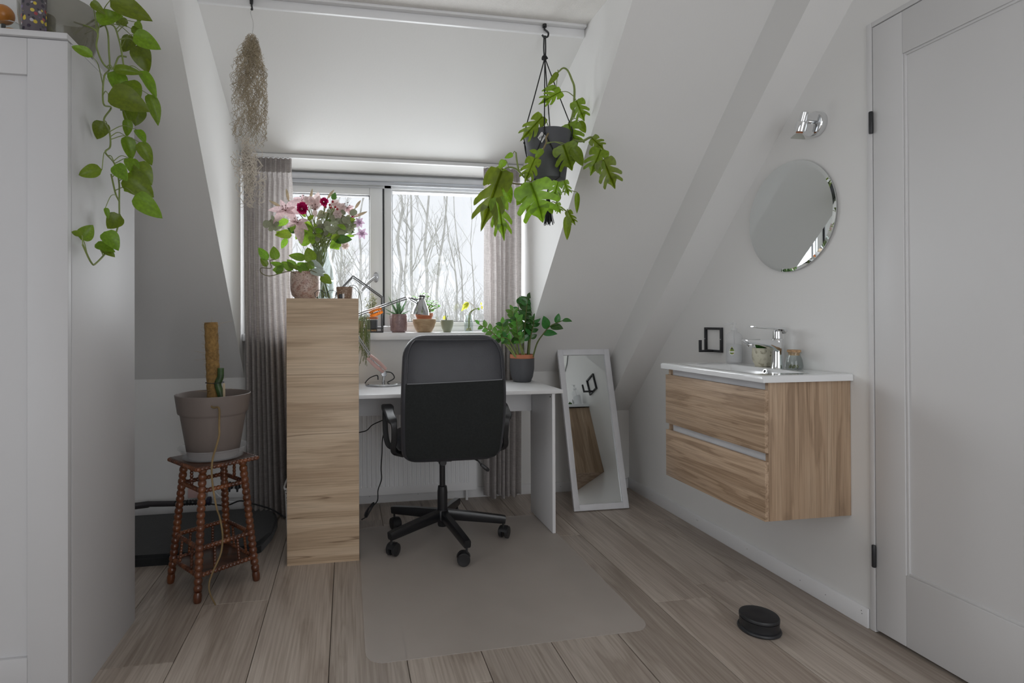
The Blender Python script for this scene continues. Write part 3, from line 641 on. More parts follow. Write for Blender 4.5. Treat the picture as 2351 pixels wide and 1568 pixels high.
# 
def rr_section(w, d, n=36, p=5):
    out = []
    for i in range(n):
        a = 2 * math.pi * i / n; c, s = math.cos(a), math.sin(a)
        out.append((w * math.copysign(abs(c) ** (2 / p), c), d * math.copysign(abs(s) ** (2 / 2.6), s)))
    return out
bz0, bz1, bw = .452, 1.022, .236
def halfw(v):       # rounded rectangle outline
    rb, rt = .10, .17
    if v < rb: q = 1 - v / rb; w = 1 - .30 * (1 - math.sqrt(max(0, 1 - q * q)))
    elif v > 1 - rt: q = (v - (1 - rt)) / rt; w = 1 - .42 * (1 - math.sqrt(max(0, 1 - q * q)))
    else: w = 1
    return bw * w * (.955 + .045 * math.sin(math.pi * min(1, v * 1.1)))
def backy(v): return 2.452 - .062 * math.sin(math.pi * min(1, max(0, v * .62 + .02))) + .055 * (v - .45) ** 2 * 2 - .02 * max(0, v - .7)
bm = B(); rings = []
nv = 34
for j in range(nv + 1):
    v = j / nv; v = .5 - .5 * math.cos(math.pi * v); th_ = .036 * min(1, (1 - abs(2 * v - 1) ** 10) + .25)
    rings.append([bm.verts.new((cx_ + .002 + x, backy(v) + y, bz0 + (bz1 - bz0) * v)) for x, y in rr_section(halfw(v), th_)])
for a, b in zip(rings, rings[1:]):
    for i in range(len(a)): bm.faces.new((a[i], a[(i+1) % len(a)], b[(i+1) % len(a)], b[i]))
bm.faces.new(rings[0][::-1]); bm.faces.new(rings[-1])
br = mk('backrest', bm, LEATH, t, smooth=60)
def backpt(u, v, off):
    w = halfw(v) * .93; th_ = .036; x = u * w
    return V((cx_ + .002 + x, backy(v) - th_ * max(.0, (1 - abs(u * .93) ** 5)) ** (1 / 2.6) - off, bz0 + (bz1 - bz0) * v))
bm = B(); grid(bm, lambda a, b: backpt(2 * a - 1, .035 + (.60 + .02 * a) * b, .0035), 30, 24); mk('lower_back_cover', bm, FABR, br, smooth=60)
bm = B(); ol = [backpt(-.98, v, .002) for v in [.66 + .30 * k / 16 for k in range(17)]] + [backpt(-.98 + 1.96 * k / 20, .965, .002) for k in range(21)] + [backpt(.98, .96 - .30 * k / 16, .002) for k in range(17)]
tube(bm, ol, .0028, 6); mk('piping', bm, LEATH, br)
bm = B(); tube(bm, [backpt(-.97 + 1.94 * k / 20, .635 + .02 * k / 20, .0035) for k in range(21)], .0022, 6); mk('seam', bm, PIPE, br)
bm = B()   # seat cushion
rings = []
for j in range(9):
    f = j / 8; a = math.sin(math.pi * f); s = .86 + .14 * a ** .5
    rings.append([bm.verts.new((cx_ + x * s, 2.72 + y * s, .462 + .075 * f)) for x, y in [(w * .24, d_ * .235) for w, d_ in rr_section(1, 1, 36, 5)]])
for a, b in zip(rings, rings[1:]):
    for i in range(36): bm.faces.new((a[i], a[(i+1) % 36], b[(i+1) % 36], b[i]))
bm.faces.new(rings[0][::-1]); bm.faces.new(rings[-1]); mk('seat', bm, LEATH, t, smooth=60)
mk('seat_plate', bx(cx_ - .10, cx_ + .10, 2.62, 2.80, .435, .461, .004), BLKPL, t)
bm = B(); box(bm, cx_ - .038, cx_ + .038, 2.63, 2.78, .405, .4345, .006); mk('tilt_mechanism', bm, BLKPL, t)
bm = B(); lathe(bm, [(.016, .0), (.018, .01), (.018, .03), (.014, .036)], (cx_ - .02, 2.60, .418), 14, Matrix.Rotation(R(90), 4, 'X')); mk('tension_knob', bm, BLKPL, t)
bm = B(); lv = [A(1098, 1058, Y=2.62), A(1106, 1068, Y=2.62), A(1122, 1080, Y=2.62)]
tube(bm, [V((cx_ + .03, 2.68, .43)), V((cx_ + .12, 2.65, .425)), lv[0], lv[1]], .004, 8)
rect_tube(bm, [lv[1] + V((-.004, 0, .004)), lv[1].lerp(lv[2], .35), lv[1].lerp(lv[2], .75), lv[2]], [.006, .012, .013, .008], [.006, .009, .009, .006], (0, 1, 0)); mk('height_lever', bm, BLKPL, t)
bm = B(); lathe(bm, [(.0145, .25), (.0145, .405)], (cx_, cy_, 0), 18); mk('gas_lift', bm, BLKTUBE, t)
bm = B(); lathe(bm, [(.023, .075), (.025, .085), (.025, .245), (.022, .27), (.017, .272)], (cx_, cy_, 0), 20); mk('column', bm, BLKTUBE, t)
bm = B(); lathe(bm, [(.027, .10), (.034, .108), (.034, .145), (.028, .156)], (cx_, cy_, 0), 20); mk('hub', bm, BLKTUBE, t)
for i in range(5):
    a = R(-7 + 72 * i); dv = V((math.cos(a), math.sin(a), 0)); sd = V((-dv.y, dv.x, 0)); c0 = V((cx_, cy_, 0))
    bm = B(); rect_tube(bm, [c0 + dv * .025 + V((0,0,.130)), c0 + dv * .15 + V((0,0,.117)), c0 + dv * .29 + V((0,0,.100)), c0 + dv * .312 + V((0,0,.097))], .0165, [.024, .022, .019, .017], sd)
    lg = mk('base_leg', bm, BLKTUBE, t)
    tip = c0 + dv * .302; rot = Matrix.Rotation(a + R(60 + 47 * i), 3, 'Z'); fx = rot @ V((1, 0, 0)); sx_ = rot @ V((0, 1, 0))
    ctr = tip + fx * .014 + V((0, 0, zf + .0295))
    bm = B(); lathe(bm, [(.0055, zf + .055), (.0055, .09)], (tip.x, tip.y, 0), 10)
    box(bm, -.010, .010, -.008, .008, .018, .032, .003, M=Matrix.Translation(ctr) @ rot.to_4x4())
    cs = mk('castor_stem', bm, BLKPL, lg)
    Mw = Matrix.Rotation(R(90), 4, 'X')
    for sgn in (-1, 1):
        bm = B(); lathe(bm, [(.014, -.008), (.0255, -.009), (.0292, -.005), (.0292, .007), (.024, .009)], (0, 0, 0), 20, Mw)
        bmesh.ops.transform(bm, matrix=Matrix.Translation(ctr + sx_ * .0155 * sgn) @ rot.to_4x4(), verts=bm.verts[:]); mk('wheel', bm, BLKPL, lg)
    bm = B()
    for k in range(0, 11):
        pass
    g0 = grid(bm, lambda u, v: ctr + fx * .0318 * math.cos(R(-10 + 175 * u)) + V((0, 0, .0318 * math.sin(R(-10 + 175 * u)))) + sx_ * (-.013 + .026 * v), 12, 2); mk('castor_hood', bm, BLKPL, lg)
for sgn in (-1, 1):
    ax_ = .470 + sgn * .279
    path = spline([(cx_ + sgn * .16, 2.74, .455), (cx_ + sgn * .245, 2.745, .462), (ax_, 2.755, .50), (ax_ + sgn * .006, 2.765, .60), (ax_ + sgn * .004, 2.76, .655), (ax_ + sgn * .002, 2.70, .672), (ax_, 2.62, .665), (ax_ - sgn * .006, 2.53, .642), (ax_ - sgn * .016, 2.505, .618), (ax_ - sgn * .018, 2.515, .55), (ax_ - sgn * .018, 2.54, .49), (cx_ + sgn * .20, 2.60, .456)], 6)
    n = len(path); wx = []
    for i in range(n):
        f = i / (n - 1); wx.append(.013 + .016 * math.exp(-((f - .5) / .10) ** 2) + .008 * math.exp(-((f - .66) / .05) ** 2))
    bm = B(); rect_tube(bm, path, wx, .010, (1, 0, 0)); mk('armrest', bm, BLKPL, t)

# ------------------------------------------------------------------ leaves
def leafmesh(name, m, wf, nl=10, nw=3, fold=.22, droop=.22, wave=.0, curl=0):
    bm = B(); rows = []
    for i in range(nl + 1):
        t_ = i / nl; w = wf(t_)
        row = []
        for j in range(-nw, nw + 1):
            s = j / nw; x = s * w
            z = fold * abs(x) - droop * t_ * t_ - curl * abs(x) ** 2 + wave * math.sin(t_ * 14 + (2 if s > 0 else 0)) * abs(s)
            row.append(bm.verts.new((x, t_, z)))
        rows.append(row)
    for a, b in zip(rows, rows[1:]):
        for i in range(2 * nw): bm.faces.new((a[i], a[i+1], b[i+1], b[i]))
    me = bpy.data.meshes.new(name); bm.to_mesh(me); bm.free(); me.materials.append(m)
    me.polygons.foreach_set('use_smooth', [True] * len(me.polygons)); return me
def w_heart(t_): return max(.004, .37 * math.sin(math.pi * min(1, t_) ** .68) ** .72)
def w_oval(t_): return max(.006, .25 * math.sin(math.pi * t_ ** .85) ** .8)
def w_lance(t_): return max(.004, .16 * math.sin(math.pi * t_ ** .8) ** .9)
def w_round(t_): return max(.02, .46 * math.sqrt(max(0, 1 - (2 * t_ - 1) ** 2)))
def w_obov(t_): return max(.02, .34 * math.sin(math.pi * t_ ** 1.4) ** .8)
def fenestrated(name, m, droop=.25, gap=.42):
    bm = B(); T = (0, .22, .43, .62); Wd = (.38, .43, .36)
    def zz(x, y): return .22 * abs(x) - droop * y * y - .35 * x * x
    for sgn in (-1, 1):
        for k in range(3):
            g_ = []
            for i in range(9):
                s_ = i / 8; fwd = (.22 if k else .12) * s_ ** 1.5; lo_ = T[k] + fwd - (.16 * s_ if k == 0 else 0); hi_ = T[k + 1] + fwd + .05 * s_
                g = min(1, max(0, (s_ - .36) / .16)) * gap * (1 if s_ < .85 else 1 + (s_ - .85) * 2); mid = (lo_ + hi_) / 2 + .02 * s_ * k; hf = (hi_ - lo_) / 2 * (1 - g * (.75 if k == 0 else 1)) * (1 if s_ < .9 else .8)
                row = []
                for j in range(5):
                    r_ = j / 2 - 1; x = s_ * Wd[k] * (1 - .10 * r_ * r_ * s_); y = mid + hf * r_; row.append(bm.verts.new((sgn * x, y, zz(x, y))))
                g_.append(row)
            for i in range(8):
                for j in range(4): bm.faces.new((g_[i][j], g_[i+1][j], g_[i+1][j+1], g_[i][j+1]))
        rows = []
        for i in range(9):
            f = i / 8; y = .60 + .40 * f; w = .20 * math.sin(math.pi * (1 - f) * .5) ** .8 * (.55 + .45 * math.sin(math.pi * min(1, f * 1.3 + .25))) + .002
            rows.append([bm.verts.new((sgn * w * q / 2, y, zz(w * q / 2, y))) for q in range(3)])
        for a_, b_ in zip(rows, rows[1:]):
            for j in range(2): bm.faces.new((a_[j], a_[j+1], b_[j+1], b_[j]))
    bmesh.ops.remove_doubles(bm, verts=bm.verts[:], dist=.0015)
    me = bpy.data.meshes.new(name); bm.to_mesh(me); bm.free(); me.materials.append(m)
    me.polygons.foreach_set('use_smooth', [True] * len(me.polygons)); return me
def leafM(base, tip, up, wide=1.0):
    base, tip = V(base), V(tip); y = tip - base; L = max(y.length, 1e-4); y = y / L; z = V(up); z = z - y * z.dot(y)
    z = z.normalized() if z.length > 1e-5 else y.orthogonal().normalized(); x = y.cross(z)
    return Matrix(((x.x * L * wide, y.x * L, z.x * L, base.x), (x.y * L * wide, y.y * L, z.y * L, base.y), (x.z * L * wide, y.z * L, z.z * L, base.z), (0, 0, 0, 1)))
def nearest(p, pts): return min(pts, key=lambda q: (q - p).length)
def potprof(rb, rt, h, wall=.004, lip=0):
    return [(rb * .92, 0), (rb, .003), (rt, h), (rt - wall, h), (rb - wall + (rt - rb) * .75, h * .82)]
def pot(parent, c, rb, rt, h, m, name='pot', soil=True, n=36, prof=None):
    bm = lathe(B(), prof or potprof(rb, rt, h), c, n, cap=(True, False)); o = mk(name, bm, m, parent, smooth=40)
    if soil:
        z = h * .84; mk('soil', lathe(B(), [(rb + (rt - rb) * .8 - .005, z - .004), (rb + (rt - rb) * .8 - .006, z), (.004, z + .004)], c, 24, cap=(False, True)), SOIL, parent)
    return o
rnd = random.Random(11)

# ------------------------------------------------------------------ bobbin stool
sc = V((-.551, 2.450, 0)); th0 = R(38.3)
t = thing('plant_stool', sc, 'dark turned-wood bobbin stool carrying the taupe flowerpot', 'stool')
def sq(r, i): a = th0 + R(45 + 90 * i); return V((sc.x + r * math.cos(a), sc.y + r * math.sin(a), 0))
def bobbin(bm, p, q, r, bead, n=12, foot=0):
    d_ = q - p; L = d_.length; Mr = V((0, 0, 1)).rotation_difference(d_.normalized()).to_matrix().to_4x4(); prof = []
    z = 0
    if foot: prof += [(r * .72, 0), (r * .9, .006), (r * .98, foot * .6), (r * .8, foot * .92), (r * .95, foot)]; z = foot
    nb = max(1, round((L - z) / bead)); bl = (L - z) / nb
    for b in range(nb):
        for k in range(5): f = k / 5; prof.append((r * (.70 + .30 * math.sin(math.pi * f) ** .6), z + (b + f) * bl))
    prof.append((r * .7, L)); return lathe(bm, prof, p, n, Mr)
TZ = .508
feet = [sq(.176, i) for i in range(4)]; tops = [sq(.118, i) + V((0, 0, TZ)) for i in range(4)]
def legpt(i, z): return feet[i % 4].lerp(tops[i % 4], z / TZ)
for i in range(4): mk('leg', bobbin(B(), feet[i], tops[i], .0165, .0245, 14, foot=.042), STOOLM, t)
for z, r in ((.415, .0095), (.20, .0095), (.098, .0095)):
    for i in range(4):
        p, q = legpt(i, z), legpt(i + 1, z); d_ = (q - p).normalized() * .012
        mk('rail', bobbin(B(), p + d_, q - d_, r, .0165, 10), STOOLM, t)
for i in range(4):
    for f in (.28, .72):
        a = legpt(i, .098).lerp(legpt(i + 1, .098), f); b = legpt(i, .20).lerp(legpt(i + 1, .20), f); mk('spindle', bobbin(B(), a + V((0,0,.008)), b - V((0,0,.008)), .0058, .0125, 8), STOOLM, t)
    a = legpt(i, .415).lerp(legpt(i + 1, .415), .5); b = V((a.x, a.y, TZ)); a2 = a + V((0, 0, .008)); mk('spindle', bobbin(B(), a2, b, .007, .014, 8), STOOLM, t)
Mz = Matrix.Rotation(th0, 4, 'Z')
mk('shelf', bx(-.107, .107, -.107, .107, .092, .100, .001, M=Matrix.Translation(sc) @ Mz), STOOLP, t)
mk('top', bx(-.126, .126, -.126, .126, TZ, TZ + .014, .002, M=Matrix.Translation(sc) @ Mz), STOOLP, t)
for i in range(4):
    p, q = sq(.182, i), sq(.182, i + 1); p.z = q.z = TZ + .005; mk('bead_edge', bobbin(B(), p, q, .0085, .0165, 10), STOOLM, t)
# saucer, pot with moss pole
sz = TZ + .0145
t = thing('plant_saucer', (sc.x, sc.y, sz), 'clear plastic saucer under the taupe flowerpot', 'saucer')
mk('dish', lathe(B(), [(.105, .0), (.118, .004), (.128, .034), (.134, .042), (.137, .043), (.136, .046), (.131, .045), (.124, .036), (.114, .0065), (.10, .004)], (sc.x, sc.y, sz), 44, cap=(True, True)), CLEARP, t, smooth=50)
pz = sz + .0045
t = thing('flowerpot_with_moss_pole', (sc.x, sc.y, pz), 'taupe plastic flowerpot with a cut-back stem and a moss pole', 'potted plant')
ph = .258; prof = [(.096, 0), (.100, .004), (.129, ph * .70), (.136, ph * .705), (.138, ph * .73), (.148, ph), (.1455, ph + .0015), (.143, ph - .002), (.134, ph * .72), (.126, ph * .66)]
pot(t, (sc.x, sc.y, pz), .1, .14, ph, TAUPE, n=56, prof=prof, soil=False)
mk('soil', lathe(B(), [(.132, ph * .78), (.06, ph * .80), (.004, ph * .80)], (sc.x, sc.y, pz), 36, cap=(False, True)), SOIL, t)
zs = pz + ph * .79
p0 = A(492, 930, Y=2.45); p1 = A(484.5, 740, Y=2.45); p0.z = zs - .01
bm = B(); n = 26; pts = [p0.lerp(p1, i / n) for i in range(n + 1)]
tube(bm, pts, [.0265 + .0012 * math.sin(i * 2.1) for i in range(n + 1)], 20)
COIR = mat('coir', (.28, .165, .055), .95, var=.35, scale=70, bump=1, bscale=150)
mp_ = mk('moss_pole', bm, COIR, t)
bm = B()
for i in range(150):
    a = rnd.uniform(0, 6.28); f = rnd.uniform(.02, 1.0); p = p0.lerp(p1, f) + V((math.cos(a), math.sin(a), 0)) * .026; L = rnd.uniform(.006, .016) if i > 10 else rnd.uniform(.03, .06)
    d_ = V((math.cos(a), math.sin(a), rnd.uniform(-.6, .6))); tube(bm, [p, p + d_ * L * .5 + V((0, 0, rnd.uniform(-.004, .004))), p + d_ * L], [.0006, .0003], 3, cap=False)
mk('fibres', bm, mat('coir_fibre', (.40, .27, .13), .95), mp_, kind='stuff')
bm = B(); s0 = [A(512, 930, Y=2.425), A(507, 905, Y=2.425), A(500, 882, Y=2.425), A(506, 866, Y=2.425), A(507, 845, Y=2.425)]; s0[0].z = zs
tube(bm, spline(s0, 4), [.0155, .015, .0135, .0125], 12); mk('cut_stem', bm, mat('monstera_stem', (.035, .075, .02), .45, var=.4, scale=30), t, label='thick dark green stem cut off level')
bm = B(); tie = A(496, 878, Y=2.438); tube(bm, [tie + V((.036 * math.cos(R(a)) - .005, .034 * math.sin(R(a)), 0)) for a in range(0, 361, 20)], .0014, 6, cap=False); mk('plant_tie', bm, WIREB, t)
a, b = A(515, 925, Y=2.40), A(514, 880, Y=2.40); a.z = zs; bm = B(); rect_tube(bm, [a, b], .0045, .0012, (1, 0, 0)); mk('plant_marker', bm, mat('bamboo', (.52, .42, .28), .7), t)
bm = B(); rp_ = [A(x, y, Y=yy) for x, y, yy in ((467, 930, 2.37), (480, 930, 2.33), (490, 936, 2.30), (503, 938, 2.29), (503, 975, 2.285), (503, 1000, 2.28), (495, 1030, 2.255), (488, 1055, 2.235), (486, 1085, 2.235), (489, 1120, 2.24), (497, 1165, 2.24), (505, 1190, 2.24), (511, 1230, 2.24), (507, 1270, 2.24), (490, 1310, 2.235), (480, 1340, 2.235), (483, 1365, 2.235), (495, 1389, 2.24))]
rp_[0].z = zs; rp_[-1].z = .003
tube(bm, spline(rp_, 5), [.0042, .0035, .004, .0038, .003], 8); mk('aerial_root', bm, mat('aerial_root', (.24, .165, .075), .8, var=.3, scale=20), t, label='long thin aerial root hanging to the floor')

# ------------------------------------------------------------------ floor cushion, hose, power strip, cable
bm = B(); poly = []
x0, x1, y0, y1, h = -1.55, -.385, 2.66, 3.22, .05
for (px_, py_) in ((x0, y0), (-.62, y0 - .005), (-.46, y0 + .01), (-.40, y0 + .06), (-.372, y0 + .20), (-.365, y1 - .18), (-.385, y1 - .07), (-.44, y1 - .012), (-.55, y1), (x0, y1)): poly.append((px_, py_))
prism(bm, poly, lambda u, v, w: (u, v, w), .0, h); bmesh.ops.bevel(bm, geom=[e for e in bm.edges if abs(e.verts[0].co.z - e.verts[1].co.z) < 1e-5 and e.verts[0].co.z > .01], offset=.018, segments=3, affect='EDGES')
mk('floor_cushion', bm, CUSH, label='flat black felt floor cushion behind the stool', cat='cushion')
t = thing('vacuum_hose', (-.95, 3.29, 0), 'dark vacuum tube with ribbed hose lying against the wall', 'vacuum hose')
hy = 3.27
bm = B(); tube(bm, [A(300, 1163, Y=hy), A(340, 1158, Y=hy), A(345, 1157, Y=hy), A(402, 1156, Y=hy)], [.018, .018, .0155, .0155], 14); mk('tube', bm, mat('smoky_plastic', (.05, .045, .05), .2), t)
bm = B(); hp = spline([A(402, 1156, Y=hy), A(430, 1154, Y=hy), A(462, 1153, Y=hy), A(476, 1156, Y=hy)], 14); tube(bm, hp, [.0145 + .0022 * math.sin(i * math.pi * .75) for i in range(len(hp))], 12); mk('ribbed_hose', bm, BLKPL, t)
bm = B(); p = A(478, 1150, Y=hy); lathe(bm, [(.02, -.006), (.024, 0), (.024, .012), (.02, .016)], p, 16, Matrix.Rotation(R(90), 4, 'Y')); mk('cuff', bm, mat('blue_cuff', (.03, .03, .06), .4), t)
t = thing('power_strip', (-.55, 3.30, .075), 'white power strip with two black plugs behind the stool', 'power strip')
pa, pb = A(478, 1133, Y=3.30), A(568, 1133, Y=3.30)
mk('strip', bx(pa.x, pb.x, 3.285, 3.325, pa.z - .028, pa.z + .022, .004), WHITE, t)
for px_ in (528, 546):
    q = A(px_, 1118, Y=3.30); mk('plug', lathe(B(), [(.016, -.024), (.017, -.004), (.012, .018), (.005, .03)], q, 14), BLKPL, t)
t = thing('pink_cloth', (0, 0, 0)); bpy.data.objects.remove(t)
mk('pink_box', bx(A(432, 1122, Y=3.31).x, A(470, 1122, Y=3.31).x, 3.30, 3.328, .10, .15, .003), mat('faded_pink', (.62, .42, .40), .8), label='faded pink box standing by the power strip', cat='box')
bm = B(); tube(bm, spline([A(482, 1157, Y=3.235), A(520, 1160, Y=3.20), A(550, 1150, Y=3.12), A(575, 1155, Y=3.08), A(620, 1168, Y=3.05), A(655, 1188, Y=2.98)], 6), .0042, 8)
mk('black_cable', bm, WIREB, label='black cable running along the floor below the left curtain', cat='cable')
bm = B(); tube(bm, spline([A(492, 1127, Y=3.28), A(505, 1140, Y=3.24), A(530, 1152, Y=3.23), A(552, 1150, Y=3.235)], 6), .004, 8)
mk('white_cable', bm, WHITE, label='white cable leading out of the power strip', cat='cable')
# desk cables
bm = B(); tube(bm, spline([A(888, 957, Y=3.02), A(884, 985, Y=3.03), A(878, 1010, Y=3.05), A(877, 1040, Y=3.06), A(875, 1075, Y=3.07), A(876, 1100, Y=3.07), A(868, 1125, Y=3.07), A(867, 1148, Y=3.06), A(858, 1160, Y=3.05), A(850, 1170, Y=3.05), A(842, 1185, Y=3.02), A(830, 1193, Y=3.0)], 5), .003, 8)
cc = mk('lamp_cable', bm, WIREB, label='thin black cable hanging from the desk to the floor', cat='cable')
bm = B()
for k in range(5):
    a0 = A(838, 1188, Y=3.02); b0 = A(855, 1155, Y=3.04); loop = []
    for q in range(25):
        a = 2 * math.pi * q / 24; f = .5 + .5 * math.cos(a); p = a0.lerp(b0, f * (.8 + .05 * k)); loop.append(p + V((.008 * math.sin(a) + .002 * k, -.006 * math.sin(a + k), .004 * math.sin(a * 2 + k) + .004)))
    tube(bm, loop, .0028, 6, cap=False)
mk('cable_coil', bm, WIREB, cc)
bm = B(); tube(bm, spline([A(900, 955, Y=3.04), A(885, 962, Y=3.06), A(856, 975, Y=3.08), A(842, 988, Y=3.09), A(824, 993, Y=3.10)], 6), .0028, 8)
mk('side_cable', bm, WIREB, label='black cable slung sideways in front of the radiator', cat='cable')

# ------------------------------------------------------------------ round black box on the floor
t = thing('round_tin', (1.418, 1.722, 0), 'round black lidded tin on the floor near the door', 'tin')
c = (1.418, 1.722, 0)
mk('base_rim', lathe(B(), [(.058, .0), (.068, .002), (.0695, .006), (.067, .011), (.062, .013)], c, 44), BLKMET, t)
mk('body', lathe(B(), [(.062, .013), (.0625, .040), (.0635, .042)], c, 44, cap=(True, True)), BLKMET, t)
mk('lid', lathe(B(), [(.0615, .0425), (.0635, .044), (.0635, .050), (.0615, .0535), (.055, .055), (.02, .0535), (.004, .0533)], c, 44), BLKMET, t)

# ------------------------------------------------------------------ leaning mirror
b0, b1 = V((1.262, 2.951, .002)), V((1.595, 2.954, .002)); tz = .905; ty = 3.34 - (tz - KZ) / SL - .014
up_ = (V((1.26, ty, tz)) - V((1.26, 2.951, .002))); Lm = up_.length; up_.normalize(); nrm = V((0, -up_.z, up_.y)).normalized(); 
t = thing('floor_mirror', (1.43, 2.96, 0), 'narrow white-framed mirror leaning against the sloping wall', 'mirror')
Mm = Matrix(((1, 0, 0, 1.262), (0, -nrm.y, up_.y, 2.958), (0, -nrm.z, up_.z, .006), (0, 0, 0, 1))); wd = .335; fw = .034
bm = B()
for a, b, c_, e in ((0, fw, 0, Lm), (wd - fw, wd, 0, Lm), (fw, wd - fw, 0, fw), (fw, wd - fw, Lm - fw, Lm)): box(bm, a, b, 0, .018, c_, e, .0015, M=Mm)
mk('frame', bm, mat('mirror_frame_white', (.72, .72, .75), .35), t)
mk('glass', bx(fw - .002, wd - fw + .002, .010, .014, fw - .002, Lm - fw + .002, M=Mm), MIRROR, t, smooth=0)
mk('backing', bx(.004, wd - .004, .0142, .0175, .004, Lm - .004, M=Mm), mat('hardboard', (.3, .2, .12), .8), t, smooth=0)

# ------------------------------------------------------------------ washbasin unit
VX, VY0, VY1 = 1.448, 1.726, 2.341
t = thing('vanity_cabinet', (1.63, 2.03, .37), 'wall-hung oak-look washstand with two drawers beside the door', 'cabinet')
mk('side_panel', bx(VX + .016, XR - .001, VY0, VY0 + .016, .372, .861, .0006), OAKV, t); mk('side_panel', bx(VX + .016, XR - .001, VY1 - .016, VY1, .372, .861, .0006), OAKV, t)
mk('bottom_panel', bx(VX + .017, XR - .001, VY0 + .0165, VY1 - .0165, .372, .388), OAKV, t)
mk('back_panel', bx(XR - .012, XR - .001, VY0 + .0165, VY1 - .0165, .39, .86), WHITE, t)
for z0, z1 in ((.6125, .835), (.372, .582)):
    dr = mk('drawer', bx(VX, VX + .0155, VY0, VY1, z0, z1, .0006), OAKH, t)
    mk('drawer_box', bx(VX + .016, XR - .06, VY0 + .03, VY1 - .03, z0 + .03, z1 - .03), WHITE, dr)
mk('grip_rail', bx(VX + .026, VX + .03, VY0 + .017, VY1 - .017, .80, .8605), mat('satin_aluminium', (.74, .75, .78), .4), t); mk('grip_rail', bx(VX + .026, VX + .03, VY0 + .017, VY1 - .017, .555, .64), bpy.data.materials['satin_aluminium'], t)
# ceramic basin: slab with a rectangular bowl pressed into it
t = thing('washbasin', (1.62, 2.03, .862), 'white ceramic washbasin top on the oak washstand', 'basin')
SZ = .886; X0, X1, Y0_, Y1_ = 1.432, XR - .002, 1.714, 2.356
bx0, bx1, by0, by1 = 1.478, 1.685, 1.80, 2.215
def bowl(x, y):
    fx = min(x - bx0, bx1 - x) / .03; fy = min(y - by0, by1 - y) / (.06 if y > 2.0 else .06)
    f = min(1, max(0, min(fx, fy))); dep = .082 * (f * f * (3 - 2 * f)) * (.75 + .25 * min(1, (y - by0) / .3 + .4))
    e = min(1, min(x - X0, y - Y0_, Y1_ - y) / .010); lip = -.005 * (1 - math.sqrt(max(0, 1 - (1 - max(0, e)) ** 2)))
    return SZ - dep + lip + .0015 * math.exp(-(min(x - X0, y - Y0_, Y1_ - y) / .02 - .8) ** 2 * 2)
xs = sorted(set([X0, X0 + .002, X0 + .005, X0 + .01, X0 + .02, X0 + .035] + [bx0 + (bx1 - bx0) * k / 26 for k in range(27)] + [bx0 + k * .004 for k in range(8)] + [bx1 - k * .004 for k in range(8)] + [bx1 + .02, bx1 + .06, X1]))
ys = sorted(set([Y0_, Y0_ + .002, Y0_ + .005, Y0_ + .01, Y0_ + .02, Y0_ + .05, Y1_, Y1_ - .002, Y1_ - .005, Y1_ - .01, Y1_ - .02, Y1_ - .05] + [by0 + (by1 - by0) * k / 40 for k in range(41)]))
bm = B(); g = [[bm.verts.new((x, y, bowl(x, y))) for y in ys] for x in xs]
for i in range(len(xs) - 1):
    for j in range(len(ys) - 1): bm.faces.new((g[i][j], g[i+1][j], g[i+1][j+1], g[i][j+1]))
rim = [g[i][0] for i in range(len(xs))] + [g[-1][j] for j in range(1, len(ys))] + [g[i][-1] for i in range(len(xs) - 2, -1, -1)] + [g[0][j] for j in range(len(ys) - 2, 0, -1)]
low = [bm.verts.new((v.co.x + (.002 if v.co.x < X0 + .001 else 0), v.co.y, .8625)) for v in rim]
for i in range(len(rim)): bm.faces.new((rim[i], rim[(i+1) % len(rim)], low[(i+1) % len(rim)], low[i]))
mk('basin', bm, CERAM, t, smooth=60)
oc = A(1757, 853, X=1.668)
mk('overflow_ring', lathe(B(), [(.007, 0), (.010, 0), (.010, .003), (.007, .003), (.007, 0)], oc, 20, Matrix.Rotation(R(-70), 4, 'Y'), cap=(False, False)), CHROME, t)
mk('overflow_hole', lathe(B(), [(.007, .0), (.007, .001)], oc, 16, Matrix.Rotation(R(-70), 4, 'Y')), RUBBER, t)
# tap
fc = V((1.743, 2.003, SZ)); t = thing('mixer_tap', fc, 'chrome single-lever mixer tap on the washbasin', 'tap')
bm = B(); rings = []
for z, r, dx in ((0, .027, 0), (.004, .026, 0), (.03, .0235, 0), (.075, .022, .0), (.10, .0225, .0), (.118, .024, 0), (.121, .021, 0)):
    rings.append([bm.verts.new((fc.x + dx + r * math.cos(2 * math.pi * k / 28), fc.y + r * .92 * math.sin(2 * math.pi * k / 28), SZ + z)) for k in range(28)])
for a, b in zip(rings, rings[1:]):
    for i in range(28): bm.faces.new((a[i], a[(i+1) % 28], b[(i+1) % 28], b[i]))
bm.faces.new(rings[0][::-1]); bm.faces.new(rings[-1]); mk('body', bm, CHROME, t, smooth=50)
bm = B(); rect_tube(bm, spline([fc + V((-.005, 0, .088)), fc + V((-.05, 0, .103)), fc + V((-.10, 0, .108)), fc + V((-.14, .0, .111)), fc + V((-.158, 0, .1165))], 4), [.0215, .021, .020, .020, .020, .0195, .019, .019, .0185, .018, .0175, .017, .017, .0165, .016, .014, .012], [.024, .021, .018, .016, .015, .014, .013, .012, .011, .010, .009, .0085, .008, .007, .005, .003, .0015], (0, 1, 0)); mk('spout', bm, CHROME, t, smooth=50)
mk('aerator', lathe(B(), [(.011, 0), (.012, .002), (.012, .012), (.010, .014)], fc + V((-.128, 0, .088)), 18), CHROME, t)
mk('cartridge_neck', lathe(B(), [(.018, .1215), (.017, .150), (.012, .156)], fc, 20, cap=(True, True)), CHROME, t)
